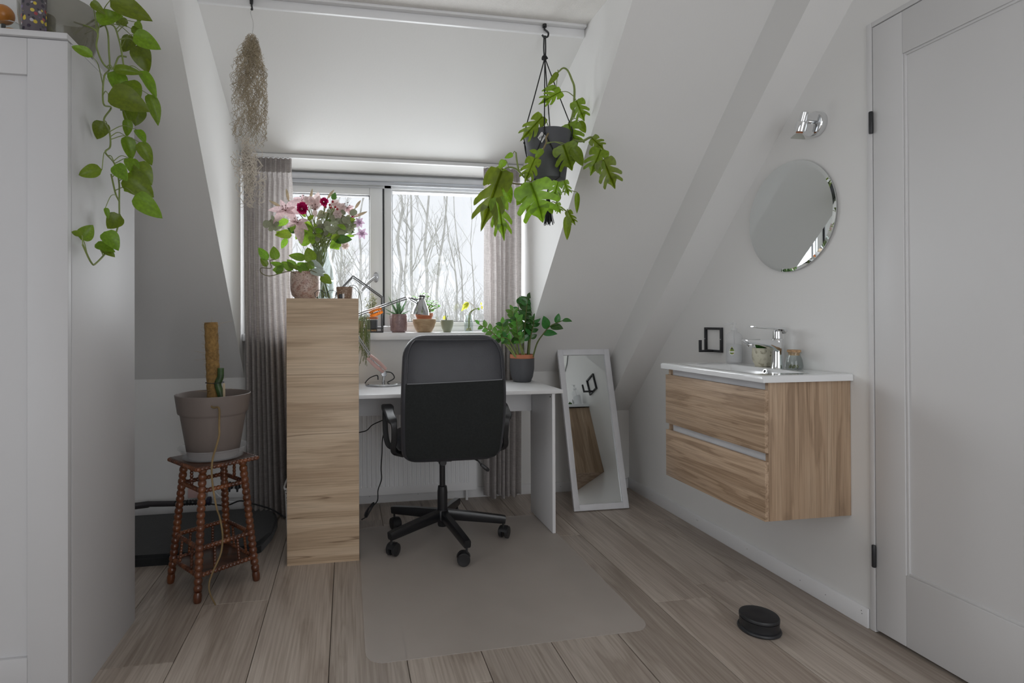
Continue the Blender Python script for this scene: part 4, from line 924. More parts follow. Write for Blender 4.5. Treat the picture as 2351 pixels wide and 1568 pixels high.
bm = B(); rect_tube(bm, spline([fc + V((.030, 0, .148)), fc + V((.012, 0, .162)), fc + V((-.03, 0, .164)), fc + V((-.085, 0, .1665)), fc + V((-.118, 0, .171))], 4), [.017, .019, .02, .02, .02, .019, .0175, .016, .0145, .0135, .0125, .012, .011, .0105, .010, .009, .007], [.009, .009, .008, .007, .006, .0055, .005, .0045, .004, .0038, .0035, .0033, .003, .003, .0028, .0025, .002], (0, 1, 0)); mk('lever', bm, CHROME, t, smooth=50)
# soap bottle
c = V((1.752, 2.275, SZ)); t = thing('soap_bottle', c, 'clear pump soap bottle with a drop-shaped label', 'soap bottle')
mk('bottle', lathe(B(), [(.038, 0), (.0425, .003), (.044, .012), (.044, .115), (.042, .128), (.030, .140), (.016, .146), (.014, .152)], c, 36, sx=.62, sy=1.0), CLEARP, t, smooth=50)
mk('liquid_soap', lathe(B(), [(.036, .003), (.0405, .006), (.042, .014), (.042, .088), (.041, .0885)], c, 36, sx=.6, sy=.985), mat('cloudy_soap', (.80, .81, .82), .3, alpha=.45), t, smooth=50)
bm = B(); lathe(bm, [(.014, .150), (.0145, .160), (.006, .163), (.006, .176), (.009, .177), (.009, .186)], c, 16); tube(bm, [c + V((0, 0, .182)), c + V((-.012, .01, .183)), c + V((-.03, .022, .178))], [.006, .004], 8); mk('pump', bm, CLEARP, t)
bm = B(); tube(bm, [c + V((0, 0, .15)), c + V((.004, 0, .02))], .002, 6); mk('dip_tube', bm, CLEARP, t)
def drop(sc, z0, yo, off):
    pts = []
    for k in range(28):
        a = 2 * math.pi * k / 28; yy = sc * .0115 * math.sin(a) * math.sin(a / 2) ** 1.2; zz = sc * .021 * math.cos(a)
        pts.append((yo + yy * 1.35, z0 + zz))
    return pts
nd_ = V((-.62, -.78, 0)).normalized(); sd_ = V((-nd_.y, nd_.x, 0)); lc = c + V((-.0235, -.0165, 0)) + nd_ * .0065
def ldrop(sc, off, clip=None):
    bm = B(); poly = drop(sc, .060, 0, 0)
    if clip: poly = [(u, min(max(v, clip[0]), clip[1])) for u, v in poly]
    vs_ = [bm.verts.new(lc + nd_ * off + sd_ * u + V((0, 0, v))) for u, v in poly]; bm.faces.new(vs_); ex = bmesh.ops.extrude_face_region(bm, geom=bm.faces[:]); bmesh.ops.translate(bm, vec=nd_ * .0004, verts=[v for v in ex['geom'] if isinstance(v, bmesh.types.BMVert)]); return bm
lb = mk('label', ldrop(1.0, 0), mat('label_white', (.82, .83, .80), .5), t, smooth=0)
mk('label_print', ldrop(.84, .0006), cellmat('label_fruit_print', (.16, .26, .03), (.45, .38, .05), scale=160, thr=(.3, .5), randc=[(.10, .22, .03), (.45, .40, .05), (.50, .12, .03), (.03, .05, .01), (.35, .42, .08)]), lb, smooth=0)
bm = B(); vs_ = [bm.verts.new(lc + nd_ * .0012 + sd_ * u + V((0, 0, v))) for u, v in ((-.0125, .050), (.0125, .050), (.0125, .057), (-.0125, .057))]; bm.faces.new(vs_); mk('label_band', bm, bpy.data.materials['label_white'], lb, smooth=0)
bm = B(); vs_ = [bm.verts.new(lc + nd_ * .0013 + sd_ * u + V((0, 0, v))) for u, v in ((-.005, .0655), (.005, .0655), (.005, .070), (-.005, .070))]; bm.faces.new(vs_); mk('label_logo', bm, RUBBER, lb, smooth=0)
# small patterned pot behind the tap
c = V((1.752, 2.097, SZ)); t = thing('succulent_pot', c, 'small cream pot with black plant motifs behind the tap', 'potted plant')
BOTM = cellmat('cream_black_motif', (.60, .57, .45), (.05, .05, .04), (.55, .52, .45), scale=110, thr=(.12, .2), rough=.4)
pot(t, c, .03, .04, .078, BOTM, prof=[(.028, 0), (.031, .003), (.031, .008), (.038, .02), (.041, .045), (.040, .076), (.0385, .078), (.036, .076), (.037, .05)])
lm = leafmesh('succulent_blade', L_ZZ, w_oval, fold=.3, droop=.1)
for k in range(9):
    a = k * .72; b = c + V((.012 * math.cos(a), .012 * math.sin(a), .066)); inst('leaf', lm, leafM(b, b + V((.02 * math.cos(a), .02 * math.sin(a), .042)), (math.cos(a), math.sin(a), -.2), 1.2), t)
# cork jar
c = V((1.757, 1.934, SZ)); t = thing('cork_jar', c, 'little glass jar with a cork stopper on the washbasin', 'jar')
mk('glass', lathe(B(), [(.026, 0), (.031, .003), (.0325, .012), (.028, .042), (.0225, .056), (.022, .062), (.026, .065), (.026, .069), (.022, .069), (.0205, .062), (.021, .055), (.0265, .041), (.031, .012), (.029, .005), (.004, .004)], c, 32, cap=(True, True)), GLASSV, t, smooth=50)
mk('cork', lathe(B(), [(.019, .056), (.0205, .066), (.0245, .0695), (.0245, .077), (.023, .078)], c, 24), CORK, t)
bm = B()
for k in range(40):
    a, r = rnd.uniform(0, 6.28), rnd.uniform(0, .018); p = c + V((r * math.cos(a), r * math.sin(a), .006 + rnd.uniform(0, .012))); sphere(bm, p, .0028, u=5, v=4)
mk('dried_herbs', bm, mat('dried_herbs', (.20, .21, .10), .9, var=.4, scale=80), t, kind='stuff')
# black wall hook
t = thing('wall_hook', (XR, 2.48, .92), 'square black metal towel holder on the wall left of the soap', 'hook')
y0, y1, z0, z1 = 2.416, 2.546, .926, 1.048; b_ = .011
bm = B(); box(bm, XR - .013, XR - .001, y0, y0 + b_, z0, z1, .0008); box(bm, XR - .013, XR - .001, y1 - b_, y1, z0, z1, .0008); box(bm, XR - .013, XR - .001, y0 + b_, y1 - b_, z0, z0 + b_, .0008); box(bm, XR - .013, XR - .001, y0 + b_, y1 - b_, z1 - b_, z1, .0008); mk('frame', bm, BLKMET, t)
bm = B(); box(bm, XR - .085, XR - .0135, 2.476, 2.487, z0, z0 + b_, .0008); box(bm, XR - .085, XR - .074, 2.476, 2.487, z0 + b_, z0 + .060, .0008); mk('arm', bm, BLKMET, t)
for y, z in ((y0 + .0055, .99), (y1 - .0055, .99)): mk('screw', lathe(B(), [(.003, 0), (.002, .0012)], (XR - .0131, y, z), 10, Matrix.Rotation(R(-90), 4, 'Y')), STEEL, t)
# round bevelled mirror
mc = V((XR - .004, 1.997, 1.508)); t = thing('round_mirror', mc - V((0, 0, .225)), 'frameless round mirror on the wall above the washbasin', 'mirror')
bm = B(); Rm = Matrix.Rotation(R(-90), 4, 'Y')
lathe(bm, [(.2255, .003), (.2255, .0055), (.2255, .0062), (.2135, .0082)], mc, 96, Rm, cap=(True, True)); mk('glass', bm, MIRROR, t, smooth=4)
mk('backing', lathe(B(), [(.205, -.0035), (.205, .0028)], mc, 64, Rm), BLKPL, t)
# spotlight
lc_ = V((XR - .001, 1.862, 1.842)); t = thing('wall_spotlight', lc_, 'chrome wall spotlight above the round mirror', 'spotlight')
mk('wall_plate', lathe(B(), [(.046, 0), (.048, .004), (.048, .020), (.045, .025), (.040, .0255)], lc_, 40, Rm), CHROME, t)
bm = B(); j0 = lc_ + V((-.024, .004, .01)); j1 = lc_ + V((-.062, .012, .016)); tube(bm, [j0, j1], .007, 12); mk('arm', bm, CHROME, t)
ha, hb = A(1848, 256, X=1.735), A(1836, 302, X=1.735); dh = (hb - ha).normalized(); Mh = V((0, 0, 1)).rotation_difference(dh).to_matrix().to_4x4(); Lh = (hb - ha).length
mk('lamp_holder', lathe(B(), [(.006, 0), (.0125, .002), (.0135, Lh * .48), (.0195, Lh * .5), (.0205, Lh * .54), (.0205, Lh * .98), (.018, Lh)], ha, 28, Mh), CHROME, t)
mk('bulb_collar', lathe(B(), [(.012, Lh + .0005), (.012, Lh + .006)], ha, 20, Mh), mat('orange_collar', (.35, .12, .04), .5), t)
mk('bulb', lathe(B(), [(.010, Lh + .007), (.017, Lh + .014), (.0245, Lh + .024), (.0255, Lh + .027), (.022, Lh + .028)], ha, 28, Mh), glass('halogen_glass', (.82, .83, .80)), t)

# ------------------------------------------------------------------ lamp on the desk
DT = .734; ly = 3.075
LAMPM = mat('darkened_chrome', (.50, .505, .515), .14, metal=1, var=.02)  # chrome with a darkened colour to dull its bright reflections
t = thing('desk_lamp', (.198, ly, DT), 'chrome swing-arm lamp on the desk', 'lamp')
lb0 = A(880, 878, Z=DT); lb0.y = 3.065; lb0.x = A(880, 870, Y=3.065).x; lb0.z = DT
mk('base', lathe(B(), [(.096, 0), (.10, .003), (.10, .010), (.097, .013), (.02, .0155), (.004, .0155)], lb0, 48), LAMPM, t)
k0 = A(881, 858, Y=3.065); el = A(796, 733.5, Y=3.065); hd = A(938, 683, Y=3.065)
bm = B(); tube(bm, [lb0 + V((0, 0, .012)), k0], .008, 12); mk('post', bm, LAMPM, t)
mk('knob', lathe(B(), [(.014, -.012), (.0155, -.010), (.0155, .010), (.013, .012)], k0 - V((0, .012, 0)), 20, Matrix.Rotation(R(90), 4, 'X')), LAMPM, t)
bm = B()
for o_ in (-.006, .006): tube(bm, [k0 + V((o_, .0, -abs(o_))), el + V((o_, 0, -abs(o_)))], .0036, 8)
mk('lower_arm', bm, LAMPM, t)
bm = B()
for o_ in (0, .011): tube(bm, [el + V((0, 0, o_)), hd + V((0, 0, o_ - .004))], .0036, 8)
mk('upper_arm', bm, LAMPM, t)
mk('elbow', lathe(B(), [(.012, -.012), (.013, .012)], el, 16, Matrix.Rotation(R(90), 4, 'X')), LAMPM, t)
mk('head_joint', lathe(B(), [(.013, -.011), (.0145, -.008), (.0145, .008), (.013, .011)], hd, 20, Matrix.Rotation(R(90), 4, 'X')), STEEL, t)
s1 = A(956, 694, Y=3.065); bm = B(); rect_tube(bm, [hd, hd.lerp(s1, .5), s1], [.008, .008, .007], [.010, .009, .008], (0, 1, 0)); mk('head_link', bm, LAMPM, t)
sa, sb_ = A(969, 678, Y=3.065), A(965, 722, Y=3.065); dS = (sb_ - sa).normalized(); Ms = V((0, 0, 1)).rotation_difference(dS).to_matrix().to_4x4(); Ls = (sb_ - sa).length
mk('shade', lathe(B(), [(.018, .0), (.0185, .002), (.0185, .018), (.016, .020), (.022, .032), (.036, .06), (.046, .085), (.0495, Ls), (.0475, Ls), (.044, .085), (.034, .06), (.02, .033)], sa, 36, Ms, cap=(True, False)), LAMPM, t, smooth=40)
mk('shade_cap', lathe(B(), [(.0195, .004), (.0195, .010)], sa, 28, Ms), BLKPL, t)
bm = B(); tube(bm, spline([A(938, 684, Y=3.05), A(948, 686, Y=3.05), A(958, 687, Y=3.05), A(966, 686, Y=3.05)], 5), .0025, 6); tube(bm, spline([lb0 + V((.02, -.03, .017)), A(905, 868, Y=3.03), A(899, 856, Y=3.035), k0 + V((.008, -.012, .012))], 6), .003, 6)
tube(bm, spline([A(868, 872, Y=3.05), A(866, 862, Y=3.05), A(852, 866, Y=3.04), A(843, 873, Y=3.03), A(838, 880, Y=3.02)], 6), .003, 6); mk('cable', bm, WIREB, t)
# claw clips hung on the lamp
def claw(name, a, b, w, m, label, spikes, Y):
    a, b = V(a), V(b); d_ = (b - a).normalized(); n_ = V((0, -1, 0)); s_ = d_.cross(n_).normalized(); o = thing(name, (a + b) / 2, label, 'hair clip')
    L = (b - a).length
    for sgn in (-1, 1):
        bm = B()
        grid(bm, lambda u, v: a + d_ * L * u + s_ * (sgn * (.15 + .85 * math.sin(v * 1.3)) * w * (.8 + .2 * math.sin(math.pi * u))) + n_ * (.010 + .016 * math.cos(v * 1.5)), 14, 8)
        mk('jaw', bm, m, o)
        for k in range(spikes):
            f = (k + .5) / spikes; p = a + d_ * L * f + s_ * sgn * w * .3 + n_ * .026; bm = B(); tube(bm, [p, p + n_ * .006 - s_ * sgn * w * .25, p + n_ * .003 - s_ * sgn * w * .55], [.0022, .0016, .001], 6); mk('tooth', bm, m, o)
    bm = B(); tube(bm, [a.lerp(b, .35) + n_ * .03, a.lerp(b, .65) + n_ * .03], .004, 8); mk('spring', bm, STEEL, o)
    return o
claw('hair_clip', A(846, 818, Y=3.045), A(883, 851, Y=3.045), .024, mat('pale_pink_plastic', (.62, .40, .36), .35, trans=.2), 'pale pink claw clip on the lower lamp arm', 7, 3.05)
claw('hair_clip', A(848, 722, Y=3.045), A(877, 712, Y=3.045), .021, mat('amber_plastic', (.62, .17, .02), .2, var=.5, scale=60, trans=.35), 'amber tortoiseshell claw clip hanging from the upper lamp arm', 6, 3.05)

# ------------------------------------------------------------------ pothos in a glass bowl on the wardrobe
def Z1(x, y): return (x / 2.528, y / 2.528)
bc = V((-.872, 1.888, WZ + .001))
t = thing('pothos_in_glass_bowl', bc, 'trailing pothos in a smoky glass bowl on the wardrobe', 'potted plant')
mk('glass_bowl', lathe(B(), [(.070, 0), (.078, .003), (.096, .06), (.104, .12), (.106, .165), (.103, .165), (.101, .12), (.093, .06), (.07, .006)], bc, 48, cap=(True, False)), GLASSD, t, smooth=50)
mk('growing_medium', lathe(B(), [(.066, .008), (.085, .045), (.05, .055), (.004, .055)], bc, 32, cap=(True, True)), mat('mossy_clay', (.20, .185, .11), .9, var=.4, scale=40), t)
PX = -.712
def P(x, y, X=PX): q = Z1(x, y); return A(q[0], q[1], X=X)
main = [bc + V((.03, .02, .10)), bc + V((.085, .05, .17)), P(620, 170, -.735), P(632, 300), P(635, 400), P(603, 450), P(600, 600), P(645, 625), P(603, 695), P(635, 765), P(640, 850), P(612, 885), P(665, 950), P(690, 1050), P(692, 1170), P(688, 1300), P(640, 1430), P(560, 1525), P(530, 1524), P(480, 1420)]
sec = [bc + V((.05, -.02, .12)), P(560, 180, -.735), P(560, 270, -.74), P(600, 370), P(655, 400, -.70), P(690, 330, -.70), P(735, 330, -.68)]
third = [bc + V((.05, .05, .12)), P(640, 140, -.72), P(690, 230, -.70), P(720, 400, -.68), P(740, 560, -.68), P(700, 640, -.70)]
four = [P(645, 1010), P(670, 1120), P(690, 1165)]
SP = []
for q in (main, sec, third, four):
    pts = spline(q, 6); SP += pts; bm = B(); tube(bm, pts, .0026, 7); mk('stem', bm, STEMG, t)
LM = [leafmesh('pothos_blade', L_POTHOS, w_heart, fold=.30, droop=.18 + .1 * k, wave=.012) for k in range(3)]
PL = [(640,0,870,103,.62,-.66),(560,118,695,78,.8,-.72),(530,10,595,68,.7,-.72),(785,128,825,167,1,-.66),(745,135,660,118,.8,-.70),(760,165,835,197,.8,-.68),(775,200,924,276,.78,-.64),(770,212,712,292,.9,-.69),(800,262,847,400,.95,-.66),(838,282,862,357,.7,-.65),(540,332,405,250,.55,-.74),(660,405,815,410,.5,-.68),(815,410,912,556,.5,-.64),(662,412,715,545,1.0,-.69),(628,545,848,602,.95,-.69),(735,470,808,565,1,-.66),(860,546,930,712,.55,-.62),(782,618,712,700,1.1,-.68),(800,612,790,727,1,-.66),(738,690,742,790,.7,-.68),(600,704,565,799,1.05,-.735),(790,752,846,822,.75,-.65),(730,790,772,922,.75,-.68),(808,825,882,942,.75,-.64),(592,985,448,1010,.75,-.735),(748,918,790,1010,.9,-.67),(795,942,882,1045,.85,-.65),(668,955,732,1042,.9,-.69),(722,1018,885,1132,.95,-.68),(800,1050,708,1100,1,-.69),(785,1130,928,1258,.7,-.64),(700,1248,622,1320,1.1,-.71),(612,1205,632,1262,.6,-.72),(470,1390,537,1308,1.0,-.742),(475,1370,415,1333,.9,-.742),(605,1345,690,1432,1,-.70),(550,1420,666,1452,.7,-.73),(590,1436,662,1480,.8,-.72),(640,1345,675,1420,.9,-.71),(690,110,735,150,.8,-.7),(820,120,790,112,1,-.67)]
for i, (a, b, c_, d_, w, X) in enumerate(PL):
    za, zb_ = Z1(a, b), Z1(c_, d_)
    if c_ >= a: p = A(*za, X=X); q = A(*zb_, Y=p.y)
    else: q = A(*zb_, X=max(X - .03, -.748)); p = A(*za, Y=q.y)
    L = (q - p).length; toc = (V((0, 0, CAMZ)) - p).normalized(); q = q + toc * L * rnd.uniform(-.15, .3)
    up = toc * 1.0 + V((rnd.uniform(-.35, .35), rnd.uniform(-.2, .2), rnd.uniform(.1, .7)))
    inst('leaf', LM[i % 3], leafM(p, q, up, w * 1.12), t)
    s = nearest(p + V((0, 0, -.005)), SP); m_ = s.lerp(p, .5) + V((0, 0, .008 + .1 * (s - p).length)); bm = B(); tube(bm, spline([s, m_, p], 4), [.0015, .0011], 5); mk('petiole', bm, STEMG, t)
# little things beside the bowl
DOT = cellmat('tumbler_dots', (.10, .085, .10), (.9, .8, .1), scale=75, thr=(.34, .42), rough=.2, randc=[(.03, .02, .04), (.55, .42, .05), (.30, .06, .07), (.16, .12, .24), (.42, .40, .42), (.55, .45, .08), (.04, .04, .05)])
q = A(78, 73, Z=WZ); c = V((-.985, 1.785, WZ + .001))
def topx(px, Y): return A(px, 40, Y=Y).x
c = V((topx(78, 1.76), 1.76, WZ + .001)); mk('tumbler', lathe(B(), [(.026, 0), (.030, .003), (.031, .15), (.029, .15), (.028, .006), (.004, .006)], c, 32, cap=(True, True)), DOT, label='dark glass tumbler with coloured dots on the wardrobe', cat='glass')
c = V((topx(108, 1.84), 1.845, WZ + .001)); t = thing('oil_bottle', c, 'yellow-green bottle with a black cap on the wardrobe', 'bottle')
mk('body', lathe(B(), [(.022, 0), (.025, .003), (.025, .07), (.012, .083), (.011, .088)], c, 24), mat('olive_glass', (.40, .40, .12), .2), t); mk('cap', lathe(B(), [(.013, .0885), (.019, .09), (.02, .115), (.017, .12)], c, 20), BLKPL, t)
c = V((topx(26, 1.745), 1.745, WZ + .001)); t = thing('glass_dome', c, 'small glass dome ornament on the wardrobe', 'ornament')
mk('dome', lathe(B(), [(.030, 0), (.036, .004), (.037, .016), (.032, .032), (.018, .041), (.004, .043)], c, 32), GLASSV, t); mk('filling', lathe(B(), [(.022, .0045), (.024, .012), (.014, .022), (.003, .024)], c, 20), mat('amber_filling', (.42, .20, .06), .6, var=.5, scale=90), t)
c = V((topx(8, 1.95), 1.95, WZ + .001)); t = thing('candle_holder', c, 'tall black stick with an orange globe at the far left on the wardrobe', 'candle holder')
bm = B(); tube(bm, [c, c + V((0, 0, .135))], .006, 10); lathe(bm, [(.03, 0), (.03, .006)], c, 24); mk('stick', bm, BLKMET, t); mk('globe', sphere(B(), c + V((0, 0, .165)), .03, u=20, v=12), mat('orange_glaze', (.45, .17, .03), .3), t)
bm = B(); q = V((-.80, 2.09, WZ + .001)); lathe(bm, [(.03, 0), (.032, .01), (.031, .05), (.028, .052)], q, 24); mk('lidded_container', bm, mat('grey_card', (.22, .22, .26), .6), label='small grey cylinder at the back corner of the wardrobe top', cat='container')

# ------------------------------------------------------------------ hanging monstera
def H(x, y, Y=2.33): return A(1040 + x / 2.9045, 40 + y / 2.9045, Y=Y)
hk = H(612, 70, DY0 - .02)
t = thing('ceiling_hook', (hk.x, hk.y, DZ0), 'black ceiling hook holding the macrame hanger', 'hook')
bm = B(); hz = ZC - .012; hy = DY0 - .019
lathe(bm, [(.009, -.012), (.009, 0)], (hk.x, hy, hz), 14); tube(bm, spline([(hk.x, hy, hz - .010), (hk.x, hy, hz - .022), (hk.x + .016, hy, hz - .035), (hk.x + .014, hy, hz - .052), (hk.x - .002, hy, hz - .057), (hk.x - .012, hy, hz - .047)], 5), .0042, 8); mk('hook', bm, BLKMET, t)
pc = V((H(625, 900).x, hy, 0)); zt, zb = H(620, 785).z, H(600, 1100).z
kz = H(612, 280).z; r1, r0 = .102, .076; top0 = V((hk.x, hy, hz - .054))
t = thing('macrame_hanger', (hk.x, hy, zb - .05), 'black knotted cord plant hanger', 'plant hanger')
bm = B()
for o_ in (-.003, .003): tube(bm, spline([top0 + V((o_, 0, .004)), top0 + V((o_ * 1.4, .001, -.05)), V((hk.x + o_, hy, kz + .01))], 5), .0032, 6)
mk('loop', bm, CORD, t)
bm = B(); sphere(bm, V((hk.x, hy, kz)), .011, u=12, v=8); tube(bm, [V((hk.x + .011 * math.cos(a), hy + .011 * math.sin(a), kz + .005 * math.sin(2 * a))) for a in [k * .5 for k in range(14)]], .0035, 6); mk('knot', bm, CORD, t)
K = V((pc.x, hy, kz)); rad = lambda z: r0 + (r1 - r0) * (z - zb) / (zt - zb) + .004
angs = [R(a) for a in (-118, -28, 62, 152)]; zk1 = zt - .028; zk2 = zb + .035
def rim(a, z, e=0): return V((pc.x + (rad(z) + e) * math.cos(a), hy + (rad(z) + e) * math.sin(a), z))
for i, a in enumerate(angs):
    bm = B(); tube(bm, [V((hk.x, hy, kz)), V((hk.x, hy, kz)).lerp(rim(a, zt), .5), rim(a, zt + .004, .001), rim(a, zk1)], .0026, 6); mk('cord', bm, CORD, t)
    mk('knot', sphere(B(), rim(a, zk1), .006, u=10, v=8), CORD, t)
    for s_ in (-1, 1):
        a2 = a + s_ * R(45); bm = B(); tube(bm, [rim(a + (a2 - a) * f, zk1 + (zk2 - zk1) * f, .0008) for f in [k / 8 for k in range(9)]], .0023, 6); mk('cord', bm, CORD, t)
    a2 = a + R(45); mk('knot', sphere(B(), rim(a2, zk2), .0058, u=10, v=8), CORD, t)
    bm = B(); tube(bm, [rim(a2, zk2), rim(a2, zb + .004, .001), V((pc.x + .04 * math.cos(a2), hy + .04 * math.sin(a2), zb - .008)), V((pc.x, hy, zb - .016))], .0024, 6); mk('cord', bm, CORD, t)
mk('knot', sphere(B(), V((pc.x, hy, zb - .02)), .012, u=12, v=8), CORD, t)
bm = B()
for k in range(26):
    a = rnd.uniform(0, 6.28); r_ = rnd.uniform(.004, .030); p = V((pc.x, hy, zb - .022)); e = V((pc.x + r_ * math.cos(a), hy + r_ * math.sin(a), zb - .02 - rnd.uniform(.15, .172))); tube(bm, [p, p.lerp(e, .5) + V((0, 0, -.02)), e], .0016, 5)
mk('tassel', bm, CORD, t, kind='stuff')
c = V((pc.x, hy, zb)); t = thing('hanging_monstera', c, 'split-leaf monstera in a graphite pot hanging by the right curtain', 'potted plant')
pot(t, c, r0, r1, zt - zb, POTG, n=52, prof=[(r0 * .9, 0), (r0, .006), (r1, zt - zb - .004), (r1 - .001, zt - zb), (r1 - .005, zt - zb - .002), (r1 - .012, (zt - zb) * .8)])
ang = R(-112 - 14); lp = rim(R(-125), zt - .035, .0008)   # diamond label
an = R(-125); nv_ = V((math.cos(an), math.sin(an), .1)).normalized(); sv = V((-math.sin(an), math.cos(an), 0)); uv = V((0, 0, 1)); bm = B(); lpo = V((pc.x, hy, 0)) + V((math.cos(an), math.sin(an), 0)) * (rad(zt - .045) - .0028); lpo.z = zt - .043
vs_ = [bm.verts.new(lpo + sv * u + uv * v + nv_ * .0012) for u, v in ((-.0185, 0), (0, -.0245), (.0185, 0), (0, .0245))]; bm.faces.new(vs_); ex = bmesh.ops.extrude_face_region(bm, geom=bm.faces[:]); bmesh.ops.translate(bm, vec=nv_ * .0008, verts=[v for v in ex['geom'] if isinstance(v, bmesh.types.BMVert)])
lb = mk('sticker', bm, mat('sticker_white', (.66, .66, .66), .5), t, smooth=0)
def text(name, body, size, loc, xd, yd, m, parent):
    cu = bpy.data.curves.new(name, 'FONT'); cu.body = body; cu.size = size; cu.align_x = 'CENTER'; cu.align_y = 'CENTER'; cu.extrude = .0002
    to = bpy.data.objects.new(name, cu); COL.objects.link(to); dg = bpy.context.evaluated_depsgraph_get(); me = bpy.data.meshes.new_from_object(to.evaluated_get(dg)); bpy.data.objects.remove(to)
    bm = bmesh.new(); bm.from_mesh(me); bpy.data.meshes.remove(me); xd, yd = V(xd).normalized(), V(yd).normalized(); zd = xd.cross(yd)
    bmesh.ops.transform(bm, matrix=Matrix(((xd.x, yd.x, zd.x, loc[0]), (xd.y, yd.y, zd.y, loc[1]), (xd.z, yd.z, zd.z, loc[2]), (0, 0, 0, 1))), verts=bm.verts[:])
    return mk(name, bm, m, parent, smooth=0, kind='stuff')
text('lettering', 'elho', .0155, lpo + nv_ * .0024, sv + V((0, 0, .12)), uv, RUBBER, lb)
sm_ = [[H(745, 770, 2.33), H(770, 720, 2.31), H(800, 640, 2.30), H(810, 480, 2.30), H(790, 410, 2.30), H(765, 355, 2.30), H(735, 338, 2.29), H(700, 366, 2.28)],
       [H(720, 800, 2.33), H(790, 815, 2.28), H(860, 825, 2.25), H(915, 800, 2.24), H(945, 815, 2.23), H(965, 880, 2.22), H(985, 940, 2.21)],
       [H(690, 780, 2.30), H(650, 762, 2.24), H(622, 800, 2.215), H(622, 835, 2.21), H(590, 900, 2.205), H(555, 970, 2.205), H(535, 1040, 2.20), H(515, 1105, 2.20), H(450, 1112, 2.20), H(390, 1105, 2.19), H(335, 1095, 2.19)],
       [H(520, 1105, 2.20), H(470, 1060, 2.19), H(420, 1010, 2.18), H(370, 1000, 2.17), H(330, 1020, 2.17)],
       [H(690, 1110, 2.22), H(715, 1200, 2.20), H(690, 1240, 2.2), H(740, 1280, 2.2), H(765, 1300, 2.2)], [H(440, 1030, 2.2), H(425, 950, 2.2), H(420, 900, 2.2)]]
SP = []; 
for k, q in enumerate(sm_):
    pts = spline(q, 6); SP += pts; bm = B(); tube(bm, pts, [.006, .0035] if k < 2 else [.0045, .0028], 8); mk('stem', bm, STEMG if k < 2 else mat('brown_stem', (.20, .16, .08), .7) if k == 2 else STEMG, t)
FM = [fenestrated('split_blade', L_MONST, .15, .2), fenestrated('split_blade', L_MONST, .3, .2), leafmesh('plain_blade', L_MONST, w_heart, droop=.3)]
ML = [(700,366,640,448,.5,2,2.27),(720,495,580,568,.6,0,2.26),(690,465,600,480,.5,2,2.26),(822,555,876,692,.95,0,2.28),(770,710,828,880,1.0,0,2.27),(840,690,885,770,.8,2,2.27),(597,660,452,815,.62,0,2.24),(735,850,800,1022,1.25,1,2.16),(790,860,878,985,.7,2,2.15),(925,806,1012,882,.9,0,2.21),(985,880,918,1047,.95,0,2.20),(1000,950,1085,1142,.9,0,2.19),(325,1025,185,1405,.6,0,2.13),(330,1010,250,1200,.6,0,2.15),(300,1205,337,1485,.6,0,2.12),(518,1105,615,1352,1.35,1,2.13),(520,1105,430,1240,.8,2,2.15),(400,910,350,935,.8,2,2.2),(345,950,310,1005,1,2,2.18),(545,940,478,1090,.8,0,2.18),(560,900,512,885,.8,2,2.18),(600,880,548,935,.8,2,2.18),(700,1095,668,1215,.9,0,2.19),(740,1090,775,1190,.7,0,2.19),(765,1290,817,1390,.6,0,2.2),(760,1320,764,1480,.45,2,2.2),(828,1165,828,1302,.35,2,2.22),(345,1108,378,1232,.85,2,2.17),(690,1240,720,1310,.9,0,2.18),(640,1250,660,1310,.9,2,2.19),(515,1250,500,1310,1,2,2.18)]
for i, (a, b, c_, d_, w, kind_, Y) in enumerate(ML):
    p, q = H(a, b, Y), H(c_, d_, Y); L = (q - p).length; toc = (V((0, 0, CAMZ)) - p).normalized(); q = q + toc * L * rnd.uniform(-.1, .15)
    up = toc + V((rnd.uniform(-.25, .25), 0, rnd.uniform(0, .4))); inst('leaf', FM[kind_], leafM(p, q, up, w), t)
    s = nearest(p, SP); bm = B(); tube(bm, spline([s, s.lerp(p, .5) + V((0, 0, .01)), p], 4), [.0022, .0015], 5); mk('petiole', bm, STEMG, t)
# ------------------------------------------------------------------ spanish moss
mx_, my_ = A(578, 75, Y=DY0 - .02).x, DY0 - .02; mz0, mz1 = A(578, 78, Y=my_).z, A(578, 475, Y=my_).z
t = thing('hanging_moss', (mx_, my_, mz1), 'bunch of dried spanish moss hanging on a wire by the left curtain', 'moss')
bm = B(); tube(bm, spline([(mx_, my_, mz0 - .01), (mx_ + .006, my_, mz0 + .04), (mx_ - .004, my_, mz0 + .085), (mx_ + .002, my_, mz0 + .10), (mx_ - .005, my_, mz0 + .115), (mx_ - .001, my_, ZC - .06)], 6), .0011, 6); mk('wire', bm, STEEL, t)
bm = B(); Lm_ = mz0 - mz1
def env(f): return .010 + .058 * min(1, f / .22) ** .6 * (1 if f < .5 else max(.3, 1 - (f - .5) * .9))
for k in range(640):
    f = rnd.random() ** 1.3 * .52; a = rnd.uniform(0, 6.28); rr0 = rnd.random() ** .6; e = env(f) * rr0
    p = V((mx_ + e * math.cos(a) - .008 * f, my_ + e * math.sin(a) * .8, mz0 - f * Lm_)); pts = [p.copy()]; v = V((rnd.gauss(0, .5), rnd.gauss(0, .4), -1)); n = rnd.randint(14, 26); st = rnd.uniform(.005, .0075)
    for q in range(n):
        v = (v * .62 + V((rnd.gauss(0, .8), rnd.gauss(0, .65), -.38))); ctr_ = V((mx_ - .01, my_, p.z)); off = p - ctr_
        if math.hypot(off.x, off.y) > env(min(1, (mz0 - p.z) / Lm_)): v -= off * 14
        v.normalize(); p = p + v * st; pts.append(p.copy())
        if p.z < mz0 - Lm_ * .70: break
    if len(pts) > 4: tube(bm, pts, .00075, 3, cap=False)
